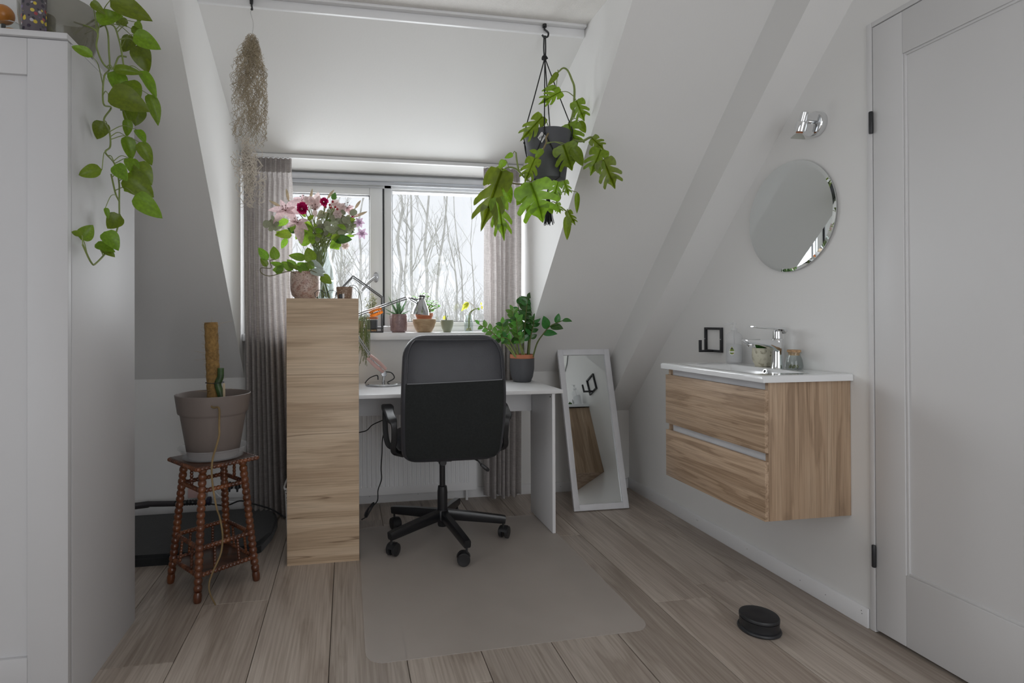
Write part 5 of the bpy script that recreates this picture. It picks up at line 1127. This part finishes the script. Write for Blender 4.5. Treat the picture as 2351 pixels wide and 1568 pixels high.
mk('strands', bm, MOSSM, t, kind='stuff', smooth=0)
bm = B(); pale = mat('pale_moss', (.70, .64, .56), .9, var=.15, scale=20)
for k in range(64):
    x_ = mx_ - .012 + rnd.gauss(0, .026); f0 = rnd.uniform(.58, .84); n = 26; ph1, ph2 = rnd.uniform(0, 6.28), rnd.uniform(0, 6.28); ln = rnd.uniform(.08, .2) if k > 18 else rnd.uniform(.2, .3)
    pts = [V((x_ * (1 - q / n * .3) + (mx_ + .004) * q / n * .3 + .010 * math.sin(ph1 + q * .9), my_ - .02 + .012 * math.cos(ph2 + q * .8), mz0 - min(1.0, f0 + ln * q / n) * Lm_ + .006 * math.sin(q * 1.3 + ph2))) for q in range(n)]
    tube(bm, pts, .0012, 4, cap=False)
mk('curly_strands', bm, pale, t, kind='stuff', smooth=0)
t = thing('ceiling_hook', (mx_, my_, ZC - .07), 'black ceiling hook holding the moss', 'hook')
bm = B(); lathe(bm, [(.006, -.03), (.008, 0)], (mx_ - .001, my_, ZC - .0125), 12); tube(bm, spline([(mx_ - .001, my_, ZC - .04), (mx_ + .001, my_, ZC - .055), (mx_ + .003, my_ - .002, ZC - .066), (mx_ - .003, my_ - .004, ZC - .064)], 5), .0032, 8); mk('hook', bm, BLKMET, t)

# ------------------------------------------------------------------ ZZ plant on the desk
zc_ = V((A(1198.5, 850, Y=3.075).x, 3.075, DT)); t = thing('zz_plant', zc_, 'glossy ZZ plant in a dark grey pot on the desk corner', 'potted plant')
mk('outer_pot', lathe(B(), [(.044, 0), (.050, .002), (.062, .03), (.0695, .075), (.0705, .135), (.068, .135), (.066, .08)], zc_, 44, cap=(True, False)), POTG, t)
mk('inner_pot', lathe(B(), [(.045, .004), (.063, .12), (.0675, .136), (.0695, .137), (.0695, .158), (.067, .1585), (.064, .138)], zc_, 44, cap=(True, False)), TERRA, t)
mk('soil', lathe(B(), [(.0635, .140), (.03, .147), (.004, .147)], zc_, 28, cap=(False, True)), SOIL, t)
def Q5(x, y, Y): return A(760 + x / 4.053, 560 + y / 4.053, Y=Y)
ZM = [leafmesh('zz_blade', L_ZZ, w_oval, fold=.25, droop=.12), leafmesh('zz_blade', L_ZZ, w_oval, fold=.35, droop=.3)]
ZL = leafmat('zz_new_leaf', (.12, .30, .05), rough=.3, trans=.2); ZM2 = [leafmesh('zz_young_blade', ZL, w_oval, fold=.25, droop=.15)]
stalks = [([(1690,1010),(1620,930),(1550,870),(1470,800),(1380,748)], 11, .034, 3.02, 1), ([(1740,1020),(1715,850),(1700,720),(1690,620)], 12, .036, 3.05, 1), ([(1795,1020),(1800,800),(1815,640),(1832,510)], 13, .046, 3.10, 0), ([(1850,1020),(1845,820),(1855,650),(1872,505)], 12, .046, 3.12, 0), ([(1875,1020),(1915,930),(1965,850),(2040,765),(2150,715)], 5, .055, 2.86, 0), ([(1705,1020),(1640,900),(1600,800),(1590,740)], 9, .036, 3.0, 1), ([(1825,1020),(1855,880),(1880,770),(1890,690)], 9, .036, 3.03, 0), ([(1765,1020),(1745,880),(1730,770),(1722,690)], 13, .036, 3.0, 1), ([(1730,1020),(1690,940),(1640,880),(1580,870)], 7, .034, 2.99, 1), ([(1800,1020),(1790,900),(1770,800),(1740,560)], 9, .038, 3.11, 0), ([(1785,1020),(1760,930),(1740,880),(1745,850)], 7, .034, 2.98, 1)]
for k, (pp_, n, L, Y, young) in enumerate(stalks):
    pts = [Q5(x, y, 3.07 + (Y - 3.07) * i / (len(pp_) - 1)) for i, (x, y) in enumerate(pp_)]
    b = pts[0]; pts[0] = V((zc_.x + max(-.05, min(.05, b.x - zc_.x)), zc_.y + max(-.045, min(.045, (Y - 3.07) * .8)), DT + .143)); sp_ = spline(pts, 8)
    bm = B(); tube(bm, sp_, [.0052, .0022], 8); mk('stem', bm, STEMG if young else STEMD, t)
    for i in range(n):
        f = (.35 if k != 4 else .55) + (.65 if k != 4 else .45) * i / (n - 1); p = sp_[int(f * (len(sp_) - 1))]; q = sp_[min(len(sp_) - 1, int(f * (len(sp_) - 1)) + 1)]; tn = (q - sp_[max(0, int(f * (len(sp_) - 1)) - 1)]).normalized()
        sd = (-1) ** i; side = tn.cross(V((0, -1, .25))).normalized() * sd
        d_ = (tn * (.75 if i < n - 1 else 3) + side * (1.0 if k != 4 else .8) + V((0, -.35 * rnd.random(), .1))).normalized(); LL = L * 1.3 * rnd.uniform(.85, 1.15) * (1 if i < n - 2 else .85)
        inst('leaf', rnd.choice(ZM2 if young and rnd.random() < .75 else ZM), leafM(p, p + d_ * LL, V((0, -1, .45)) + V((rnd.uniform(-.3, .3), 0, rnd.uniform(-.2, .3))), 1.3), t)

# ------------------------------------------------------------------ sill
YS = 3.322
def S5(x, y, Y=YS): return Q5(x, y, Y)
def sillc(x, Y=YS): return V((S5(x, 800, Y).x, Y, SILL + .0005))
mpx = 3.29 / FPX / 4.053                                # metres per zoomed pixel at the sill
# aloe
c = sillc(629); t = thing('aloe_plant', c, 'aloe in a mauve basket-weave pot on the window sill', 'potted plant')
AM = mat('mauve_glaze', (.26, .17, .17), .25, var=.2, scale=50); bm = B(); nr, na = 26, 72; h = .11; rings = []
for j in range(nr + 1):
    v = j / nr; ring = []
    for i in range(na):
        a = 2 * math.pi * i / na; w = .0022 * abs(math.sin(a * 12 + (0 if int(v * 13) % 2 else math.pi / 2))) * (1 if .08 < v < .95 else 0)
        r = .046 + .005 * math.sin(v * 1.6) + w - (.006 if v < .05 else 0); ring.append(bm.verts.new(c + V((r * math.cos(a), r * math.sin(a), h * v))))
    rings.append(ring)
for a, b in zip(rings, rings[1:]):
    for i in range(na): bm.faces.new((a[i], a[(i+1) % na], b[(i+1) % na], b[i]))
bm.faces.new(rings[0][::-1]); mk('pot', bm, AM, t, smooth=30); mk('soil', lathe(B(), [(.047, h - .012), (.004, h - .010)], c, 24, cap=(False, True)), SOIL, t)
al = leafmesh('aloe_blade', L_ALOE, lambda t_: .105 * (1 - t_) ** .8 + .004, nl=9, nw=3, fold=.9, droop=-.12)
for (x, y) in ((512, 494), (600, 500), (720, 520), (490, 612), (740, 628), (500, 655), (660, 560), (560, 560), (700, 590), (640, 500), (590, 540)):
    tip = S5(x, y, YS + rnd.uniform(-.05, .03)); b = c + V(((tip.x - c.x) * .12, rnd.uniform(-.012, .012), h - .012)); inst('leaf', al, leafM(b, tip, V((0, -.2, 1)) + V((-(tip.x - c.x) * 8, -.6, 0)), 1.1), t)
# wooden bowl, jade plant in terracotta
c = sillc(868); t = thing('wooden_bowl', c, 'turned wooden bowl on the window sill under the jade plant', 'bowl')
mk('bowl', lathe(B(), [(.040, 0), (.046, .002), (.060, .03), (.070, .06), (.0725, .079), (.0695, .080), (.066, .06), (.05, .02), (.004, .012)], c, 40, cap=(True, True)), BOWLW, t)
c = c + V((0, 0, .022)); t = thing('jade_plant', c, 'bright jade plant in a terracotta pot inside the wooden bowl', 'potted plant')
pot(t, c, .036, .052, .094, TERRA, prof=[(.034, 0), (.036, .002), (.048, .072), (.053, .073), (.0545, .093), (.052, .094), (.049, .075)])
jm = leafmesh('jade_blade', L_JADE, w_obov, fold=.25, droop=.15); SPj = []
for (x, y) in ((850, 470), (880, 470), (900, 500), (960, 530), (985, 560), (1000, 590), (940, 560), (785, 500), (960, 610), (920, 590), (870, 540), (890, 620), (930, 635), (905, 540), (820, 560)):
    e = S5(x, y, YS + rnd.uniform(-.03, .03)); b = c + V((rnd.uniform(-.012, .012), rnd.uniform(-.012, .012), .08)); sp_ = spline([b, b.lerp(e, .5) + V((0, 0, .01)), e], 4); bm = B(); tube(bm, sp_, [.003, .0018], 6); mk('stem', bm, STEMG, t)
    for k in range(6):
        a = k * 1.05 + rnd.random(); d_ = V((math.cos(a), math.sin(a) * .8, rnd.uniform(-.1, .9))).normalized(); p = sp_[-1 - (k // 3) * 3]; inst('leaf', jm, leafM(p, p + d_ * rnd.uniform(.018, .027), V((0, -.4, 1)), 1.25), t)
# small green pot
c = sillc(1080); t = thing('seedling_pot', c, 'small sage-green cup with a tiny sprout on the window sill', 'potted plant')
pot(t, c, .024, .040, .073, mat('sage_glaze', (.27, .29, .20), .4, var=.05), prof=[(.022, 0), (.025, .002), (.034, .03), (.0395, .06), (.0405, .073), (.038, .073), (.036, .05)])
bm = B(); tube(bm, [c + V((-.006, 0, .06)), c + V((-.008, 0, .085)), S5(1063, 620)], [.003, .0018], 6); tube(bm, [c + V((-.004, 0, .06)), c + V((-.002, 0, .09)), c + V((.004, 0, .098))], .002, 6); mk('stem', bm, STEMD, t)
sm2 = leafmesh('sprout_blade', L_YEL, w_round, droop=.1); inst('leaf', sm2, leafM(c + V((-.012, 0, .10)), S5(1050, 705), (0, -1, .1), .8), t)
sm3 = leafmesh('sprout_blade', L_JADE, w_round, droop=.3); inst('leaf', sm3, leafM(c + V((0, 0, .098)), S5(1100, 672), (0, -.5, 1), .8), t)
# jar with cutting
c = sillc(1281); t = thing('jar_with_cutting', c, 'glass jar with a yellowing rooted cutting by the right curtain', 'jar')
mk('glass', lathe(B(), [(.025, 0), (.028, .003), (.028, .075), (.025, .085), (.0245, .09), (.027, .092), (.027, .103), (.025, .103), (.0225, .09), (.023, .084), (.026, .074), (.026, .004), (.004, .003)], c, 32, cap=(True, True)), GLASSV, t, smooth=50)
mk('water', lathe(B(), [(.024, .005), (.0252, .008), (.0252, .062), (.025, .0625)], c, 28), WATER, t)
bm = B(); pA, pB, pC = c + V((0, 0, .015)), S5(1285, 660), S5(1365, 600); tube(bm, spline([pA, pB, S5(1320, 615), pC], 6), [.0035, .003], 8); tube(bm, spline([c + V((.004, 0, .03)), S5(1300, 650), S5(1345, 600)], 6), .0025, 8); mk('stem', bm, STEMG, t)
bm = B(); tube(bm, spline([S5(1345, 598), S5(1310, 560), S5(1290, 545)], 5), [.0016, .001], 5); mk('petiole', bm, mat('tan_stem', (.5, .42, .25), .7), t)
bm = B()
for k in range(30):
    a = rnd.uniform(0, 6.28); p = c + V((0, 0, .02)); tube(bm, [p, p + V((.012 * math.cos(a), .012 * math.sin(a), rnd.uniform(-.008, .008))), p + V((.018 * math.cos(a + .5), .018 * math.sin(a + .5), -.012))], .0012, 4, cap=False)
mk('roots', bm, mat('pale_roots', (.55, .52, .25), .8), t, kind='stuff')
ym = leafmesh('yellow_blade', L_YEL, w_lance, droop=.5)
for (x, y) in ((1215, 610), (1235, 590), (1260, 600), (1228, 560), (1280, 560)): inst('leaf', ym, leafM(S5(1280, 545), S5(x, y, YS - .01), (0, -1, .5), 1.3), t)
inst('leaf', sm3, leafM(S5(1362, 600), S5(1385, 610), (0, -1, .3), 1), t)
for (x, y, x2, y2) in ((1395, 570, 1400, 540), (1400, 575, 1412, 610)): inst('leaf', ym, leafM(S5(x, y), S5(x2, y2), (0, -1, .3), 1.6), t)
# house-shaped wire stand
t = thing('wire_house', (S5(300, 800).x, YS, SILL), 'black house-shaped wire frame on the window sill', 'plant stand')
xs_ = [S5(18, 800).x, S5(478, 800).x]; xa = S5(203, 300).x; ze, za = S5(480, 496).z, S5(203, 303).z; yf, yb_ = 3.275, 3.395; zf_ = SILL + .004; rw = .0034
for y in (yf, yb_):
    bm = B(); tube(bm, [(xs_[0], y, zf_), (xs_[0], y, ze)], rw, 6); tube(bm, [(xs_[1], y, zf_), (xs_[1], y, ze)], rw, 6); tube(bm, [(xs_[0], y, ze), (xa, y, za)], rw, 6); tube(bm, [(xa, y, za), (xs_[1], y, ze)], rw, 6); tube(bm, [(xs_[0], y, zf_), (xs_[1], y, zf_)], rw, 6); tube(bm, [(xs_[0], y, zf_ + .022), (xs_[1], y, zf_ + .022)], rw * .8, 6)
    mk('gable_frame', bm, BLKMET, t)
for x, z in ((xs_[0], zf_), (xs_[1], zf_), (xs_[0], ze), (xs_[1], ze), (xa, za), (xs_[1], zf_ + .022), (xs_[0], zf_ + .022)):
    bm = B(); tube(bm, [(x, yf, z), (x, yb_, z)], rw, 6); mk('cross_bar', bm, BLKMET, t)
for k in range(7):
    x = xs_[0] + (xs_[1] - xs_[0]) * (k + 1) / 8; bm = B(); tube(bm, [(x, yf, zf_), (x, yb_, zf_)], rw * .7, 6); mk('floor_bar', bm, BLKMET, t); bm = B(); tube(bm, [(x, yf, zf_), (x, yf, zf_ + .022)], rw * .7, 6); mk('fence_bar', bm, BLKMET, t)
c = V((S5(383, 800, 3.335).x, 3.335, zf_ + .0045)); mk('cork_mat', lathe(B(), [(.03, 0), (.031, .009), (.029, .010)], c, 24), CORK, label='round cork coaster inside the wire house', cat='coaster')
c = c + V((0, 0, .0105)); t = thing('sedum_pot', c, 'black ribbed pot with a fine-leaved succulent in the wire house', 'potted plant')
mk('pot', lathe(B(), [(.026, 0)] + [(.030 + .0018 * (k % 2) + .0003 * k, .004 + k * .0038) for k in range(15)], c, 32, cap=(True, True)), POTG, t, smooth=60)
mk('inner_pot', lathe(B(), [(.034, .0615), (.0355, .064), (.0355, .075), (.033, .076), (.031, .068), (.004, .066)], c, 32, cap=(True, True)), TERRA, t)
sm5 = leafmesh('sedum_blade', L_SUCC, w_oval, fold=.2, droop=.1)
for k in range(14):
    e = S5(rnd.uniform(300, 445), rnd.uniform(462, 600), 3.335 + rnd.uniform(-.03, .03)); b = c + V((rnd.uniform(-.012, .012), rnd.uniform(-.012, .012), .068)); sp_ = spline([b, b.lerp(e, .5) + V((rnd.uniform(-.006, .006), 0, .006)), e], 5); bm = B(); tube(bm, sp_, .0012, 5); mk('stem', bm, STEMD, t)
    for q in range(7):
        p = sp_[len(sp_) - 1 - q]; a = q * 2.4 + k; inst('leaf', sm5, leafM(p, p + V((math.cos(a), math.sin(a) * .6, .35)).normalized() * .014, (0, -.6, 1), 1.2), t)
# rhipsalis behind the bookcase
c = V((S5(245, 750, 3.30).x, 3.305, SILL + .0005)); t = thing('rhipsalis', c, 'mistletoe cactus trailing from the sill beside the bookcase', 'potted plant')
pot(t, c, .030, .042, .07, mat('dusty_pink_glaze', (.50, .30, .27), .4))
bm = B()
for k in range(34):
    p = c + V((rnd.uniform(-.02, .035), rnd.uniform(-.03, .0), .065)); x = S5(rnd.uniform(255, 350), 0, 3.24).x; zb_ = S5(0, rnd.uniform(820, 1160), 3.24).z; yy = 3.25 + rnd.uniform(-.03, .005)
    pts = spline([p, V((x, yy, SILL + .085 + rnd.uniform(-.02, .02))), V((x + rnd.uniform(-.008, .008), yy - .012, (SILL + zb_) / 2)), V((x + rnd.uniform(-.012, .012), yy - .014, zb_))], 5); tube(bm, pts, .0013, 4, cap=False)
    for q in (8, 11, 13): e = pts[q] + V((rnd.uniform(-.016, .016), rnd.uniform(-.006, .006), -rnd.uniform(.02, .045))); tube(bm, [pts[q], e], .0011, 4, cap=False)
mk('trailing_stems', bm, L_FINE, t, kind='stuff')

# ------------------------------------------------------------------ on top of the bookcase
KTZ = KT + .0005
def F4(x, y, Y): return A(580 + x / 4.9, 400 + y / 4.9, Y=Y)
# speckled pot with philodendron
cp_ = V((A(701, 650, Y=2.68).x, 2.68, KTZ)); t = thing('philodendron', cp_, 'trailing philodendron in a speckled blush pot on the bookcase', 'potted plant')
SPK = cellmat('blush_speckle', (.58, .44, .38), (.10, .04, .035), (.72, .55, .50), scale=150, thr=(.2, .32), rough=.35)
pot(t, cp_, .05, .07, .128, SPK, n=48, prof=[(.046, 0), (.049, .002), (.050, .008), (.062, .02), (.068, .045), (.0695, .085), (.068, .124), (.0655, .128), (.062, .125), (.063, .09)])
HM = [leafmesh('philodendron_blade', L_PHIL, w_heart, fold=.25, droop=.15), leafmesh('philodendron_blade', L_PHIL, w_heart, fold=.3, droop=.35)]; HS = leafmesh('silver_blade', L_SILV, w_heart, fold=.25, droop=.2)
vine = [cp_ + V((-.03, -.03, .118)), F4(420, 1092, 2.62), F4(330, 1110, 2.61), F4(190, 1145, 2.60), F4(100, 1112, 2.60), F4(95, 1055, 2.60), F4(205, 1055, 2.61), F4(195, 975, 2.61), F4(240, 960, 2.61)]
vs2 = [cp_ + V((.02, -.03, .118)), F4(650, 1080, 2.6), F4(740, 1120, 2.6), F4(775, 1150, 2.6)]
SPh = []
for q in (vine, vs2): pts = spline(q, 6); SPh += pts; bm = B(); tube(bm, pts, .0019, 6); mk('stem', bm, mat('vine_stem', (.14, .13, .05), .6), t)
for (a, b, c_, d_, w, k, Y) in ((590,962,405,895,.62,0,2.66),(672,990,612,826,.85,0,2.70),(600,1090,505,985,1.0,0,2.62),(560,1085,640,985,.9,1,2.63),(615,985,695,1075,.8,0,2.62),(640,985,800,1062,.5,2,2.64),(648,1090,806,1135,.6,2,2.60),(765,1148,892,1225,.85,0,2.60),(450,1082,330,975,.75,0,2.64),(480,1060,395,965,.75,0,2.66),(348,1065,212,972,.55,1,2.62),(252,965,240,808,.75,0,2.62),(165,968,68,820,.6,0,2.60),(165,1035,95,952,.7,0,2.60),(348,1085,228,1055,1.0,1,2.60),(310,1120,280,1050,1.1,0,2.6),(550,1085,410,1015,.4,0,2.62),(690,1085,820,1095,.6,2,2.62)):
    p, q = F4(a, b, Y), F4(c_, d_, Y); toc = V((0, -1, .15)); q = q + toc * (q - p).length * rnd.uniform(-.1, .3)
    inst('leaf', HS if k == 2 else HM[k], leafM(p, q, toc + V((rnd.uniform(-.3, .3), 0, rnd.uniform(.1, .5))), w * 1.3), t)
    s = nearest(p, SPh + [cp_ + V((0, 0, .115))]); bm = B(); tube(bm, spline([s, s.lerp(p, .5) + V((0, 0, .006)), p], 4), .0012, 5); mk('petiole', bm, STEMG, t)
# glass vase with bouquet
cv = V((A(735, 640, Y=2.93).x, 2.93, KTZ)); t = thing('glass_vase', cv, 'clear glass vase holding the lily bouquet on the bookcase', 'vase')
vh = A(735, 569, Y=2.93).z - KTZ
mk('glass', lathe(B(), [(.062, 0), (.070, .004), (.079, .06), (.081, .11), (.072, .17), (.055, .225), (.047, vh - .012), (.050, vh), (.0475, vh), (.0445, vh - .012), (.0525, .222), (.0695, .168), (.078, .11), (.076, .06), (.066, .010), (.004, .008)], cv, 44, cap=(True, True)), GLASSV, t, smooth=50)
mk('water', lathe(B(), [(.064, .011), (.0745, .06), (.0765, .105), (.0765, .107)], cv, 36), WATER, t)
t = thing('flower_bouquet', cv + V((0, 0, .015)), 'mixed bouquet of pink lilies and magenta blooms in the glass vase', 'flowers')
def G(x, y, dy=0): return F4(x, y, 2.93 + dy)
neck = cv + V((0, 0, vh - .005)); CR = G(720, 900)
LILY = mat('lily_petal', (.80, .60, .62), .5, var=.22, scale=8, trans=.3); LILYW = mat('pale_lily_petal', (.75, .62, .60), .5, var=.15, scale=8, trans=.3); MAG = mat('magenta_petal', (.66, .012, .17), .5, var=.25, scale=25, trans=.2); BUD = mat('lily_bud', (.55, .45, .30), .5, var=.25, scale=25); RED = mat('red_berry', (.40, .03, .04), .35); LILAC = mat('lilac_petal', (.58, .42, .55), .5, trans=.3); ANTH = mat('anther', (.12, .04, .02), .8)
heads = []
pm = leafmesh('petal', LILY, lambda t_: max(.01, .21 * math.sin(math.pi * t_ ** .9) ** .75), fold=.25, droop=.45); pmw = leafmesh('pale_petal', LILYW, lambda t_: max(.01, .2 * math.sin(math.pi * t_ ** .9) ** .75), fold=.25, droop=.2); plm = leafmesh('lilac_petal', LILAC, w_oval, droop=.4); ppm = leafmesh('pink_petal', LILYW, w_obov, droop=.3)
def lily(cen, tips, me, depth=.02):
    cen = V(cen)
    for (x, y, dy) in tips: q = G(x, y, dy); inst('petal', me, leafM(cen, q, V((0, -1, .3)) , 1.15), t)
    for k in range(5):
        a = k * 1.25; e = cen + V((.014 * math.cos(a), -.04, .014 * math.sin(a) + .006)); bm = B(); tube(bm, [cen, e], .0009, 4); tube(bm, [e + V((-.004, 0, 0)), e + V((.004, 0, .001))], .0018, 5); mk('stamen', bm, ANTH, t)
    heads.append(cen)
lily(G(370, 410, -.05), ((210, 372, -.09), (240, 505, -.09), (500, 268, -.09), (530, 395, -.1), (480, 490, -.1), (320, 290, -.07)), pm)
lily(G(505, 545, -.08), ((400, 560, -.12), (540, 725, -.13), (585, 500, -.12), (440, 510, -.11), (590, 580, -.13)), pm)
lily(G(700, 400, -.05), ((665, 250, -.07), (745, 240, -.07), (700, 470, -.09), (650, 340, -.09), (755, 340, -.09), (735, 190, -.05)), pmw)
lily(G(570, 300, -.0), ((480, 255, -.03), (640, 255, -.03), (560, 235, -.02), (630, 330, -.03), (500, 330, -.03)), pm)
lily(G(1060, 380, -.02), ((1000, 345, -.05), (1110, 350, -.05), (1170, 430, -.05), (1090, 430, -.05), (1030, 420, -.05)), pm)
for cen, r, n in ((G(560, 385, -.10), .030, 60), (G(805, 312, -.07), .022, 44), (G(1130, 470, -.03), .010, 16)):
    mg = leafmesh('magenta_petal', MAG, w_round, nl=4, nw=2, fold=.5, droop=.3, wave=.05)
    for k in range(n):
        z = 1 - 2 * (k + .5) / n; a = k * 2.4; d_ = V((math.sqrt(1 - z * z) * math.cos(a), -abs(math.sqrt(1 - z * z) * math.sin(a)) - .1, z)); inst('petal', mg, leafM(cen + d_ * r * .3, cen + d_ * r * rnd.uniform(.9, 1.15), d_.orthogonal(), .9), t)
    heads.append(cen)
def bud(a, b, r):
    a, b = G(*a), G(*b); bm = B(); tube(bm, [a.lerp(b, f) for f in (0, .15, .4, .65, .85, 1)], [r * .35, r * .8, r, r * .9, r * .55, r * .12], 10); mk('bud', bm, BUD, t); heads.append(a)
for a, b in (((405, 292), (378, 163)), ((640, 330), (672, 163)), ((845, 268), (917, 175)), ((1155, 382), (1217, 293)), ((310, 362), (185, 295)), ((1150, 478), (1290, 420)), ((725, 510), (845, 418))): bud(a, b, .0078)
for x, y in ((880, 375), (900, 308), (952, 392), (868, 345), (820, 370), (930, 370)): mk('berry', sphere(B(), G(x, y, -.07), .0062, u=10, v=8), RED, t); heads.append(G(x, y, -.06))
for cx2, cy2, s_, m_ in ((930, 330, 40, ppm), (1000, 370, 40, ppm), (1200, 540, 45, plm), (1230, 665, 50, plm), (960, 440, 45, ppm), (1040, 800, 35, ppm), (620, 300, 50, ppm)):
    for k in range(6):
        a = k * 1.05; inst('petal', m_, leafM(G(cx2, cy2, -.05), G(cx2 + s_ * math.cos(a), cy2 + s_ * math.sin(a), -.075), (0, -1, .2), 1.1), t)
    heads.append(G(cx2, cy2, -.04))
gm = [leafmesh('green_blade', L_GREEN, w_oval, droop=.2, fold=.3), leafmesh('green_blade', L_GREEN, w_heart, droop=.3, fold=.2)]; em = leafmesh('eucalyptus_blade', L_EUC, w_round, droop=.15, fold=.15); dm = leafmesh('dark_green_blade', leafmat('dark_bouquet_leaf', (.05, .11, .02)), w_oval, droop=.2)
for (a, b, c_, d_, w, k) in ((405,520,255,565,.9,0),(440,690,262,650,.85,1),(385,720,325,828,.8,0),(560,540,680,610,1,0),(700,630,785,640,1,0),(1010,560,1145,490,1.1,0),(905,292,925,208,1.1,0),(910,745,1110,715,.9,0),(985,760,870,810,1,1),(900,790,970,830,1,1),(640,600,560,700,1,1),(520,765,680,665,1.1,1),(620,520,680,460,.9,0),(480,660,400,600,1,0),(760,640,690,560,1,0),(820,700,900,640,1,0),(1000,640,1140,640,.6,0),(1040,700,1140,690,.5,0),(700,770,640,700,1,1),(780,700,700,680,1,0),(600,480,540,430,1,0),(830,560,900,500,1,1),(470,560,430,640,1,0),(350,700,280,640,1,1),(1050,620,960,560,1,0),(560,640,480,720,1,0),(880,720,980,690,1,0),(640,650,600,560,1.1,1)):
    dy = rnd.uniform(-.1, .02); inst('leaf', gm[k] if rnd.random() < .75 else dm, leafM(G(a, b, dy), G(c_, d_, dy - .02), V((rnd.uniform(-.4, .4), -1, rnd.uniform(0, .7))), w * 1.3), t)
for k in range(105):
    if k < 92: x, y = rnd.uniform(720, 1150), rnd.uniform(420, 720)
    else: x, y = rnd.uniform(165, 310), rnd.uniform(515, 620)
    if x > 950 and y > 640: y -= 90
    a = rnd.uniform(0, 6.28); s_ = rnd.uniform(50, 90); dy = rnd.uniform(-.08, .04); inst('leaf', em, leafM(G(x, y, dy), G(x + s_ * math.cos(a), y + s_ * math.sin(a), dy - .01), V((rnd.uniform(-.6, .6), -1, rnd.uniform(-.2, .6))), rnd.uniform(.7, 1.0)), t)
for h_ in heads:
    a = rnd.uniform(0, 6.28); nk = neck + V((.03 * math.cos(a), .03 * math.sin(a), 0)); bt = cv + V((-.05 * math.cos(a), -.05 * math.sin(a), .02)); bm = B(); tube(bm, spline([bt, nk, nk.lerp(h_, .45) + V((0, 0, .015)), h_], 5), .0022, 6); mk('stem', bm, STEMG, t)
for k in range(22):
    a = k * .9; nk = neck + V((.034 * math.cos(a), .034 * math.sin(a), 0)); bt = cv + V((-.055 * math.cos(a), -.055 * math.sin(a), .02)); e = G(720 + 330 * math.cos(k * 2.1), 600 - 60 * math.sin(k * 1.3), .03 * math.sin(a)); bm = B(); tube(bm, spline([bt, nk, e], 6), .002, 6); mk('stem', bm, STEMG, t)
# small brown pot, glasses, folding clip
cb = V((A(791.5, 670, Y=2.66).x, 2.66, KTZ)); t = thing('patterned_pot', cb, 'small brown mosaic-patterned pot on the bookcase corner', 'pot')
mk('pot', lathe(B(), [(.030, 0), (.034, .003), (.0395, .055), (.0385, .058), (.036, .055), (.031, .008), (.004, .007)], cb, 36, cap=(True, True)), cellmat('brown_mosaic', (.24, .15, .10), (.52, .42, .33), scale=130, thr=(.18, .42), rough=.5), t)
bm = B(); tube(bm, spline([cb + V((.01, -.01, .05)), cb + V((.03, -.02, .065)), A(820, 660, Y=2.6), A(829, 690, Y=2.58), A(830, 725, Y=2.58)], 6), .0014, 6); tube(bm, spline([cb + V((.01, -.01, .05)), cb + V((.032, -.015, .06)), A(823, 672, Y=2.6), A(824, 685, Y=2.6)], 6), .0012, 6); mk('dry_vine', bm, mat('dry_vine', (.22, .23, .15), .8), t)
ck = V((A(783, 680, Y=2.60).x, 2.60, KTZ)); bm = B(); box(bm, ck.x - .010, ck.x + .006, 2.595, 2.602, KTZ, KTZ + .022, .001); box(bm, ck.x + .008, ck.x + .016, 2.593, 2.603, KTZ, KTZ + .024, .001)
t = thing('bulldog_clip', ck, 'small black and white clip standing before the brown pot', 'clip'); bm.free()
mk('black_jaw', bx(ck.x - .010, ck.x + .006, 2.595, 2.602, KTZ, KTZ + .022, .001), BLKMET, t); mk('white_jaw', bx(ck.x + .0065, ck.x + .015, 2.593, 2.603, KTZ, KTZ + .024, .001), WHITE, t)
t = thing('eyeglasses', (A(748, 680, Y=2.63).x, 2.63, KTZ), 'thin wire eyeglasses lying between the pots on the bookcase', 'eyeglasses')
ge = A(748, 680, Y=2.63).x
for s_ in (-1, 1):
    bm = B(); tube(bm, [V((ge + s_ * .027 + .022 * math.cos(a), 2.63, KTZ + .0215 + .020 * math.sin(a))) for a in [2 * math.pi * k / 24 for k in range(25)]], .0012, 6, cap=False); mk('rim', bm, BLKMET, t)
    bm = B(); tube(bm, spline([(ge + s_ * .05, 2.63, KTZ + .03), (ge + s_ * .055, 2.70, KTZ + .025), (ge + s_ * .052, 2.76, KTZ + .004)], 5), .0013, 6); mk('temple', bm, BLKMET, t)
bm = B(); tube(bm, spline([(ge - .006, 2.63, KTZ + .026), (ge, 2.628, KTZ + .030), (ge + .006, 2.63, KTZ + .026)], 4), .0012, 6); mk('bridge', bm, BLKMET, t)
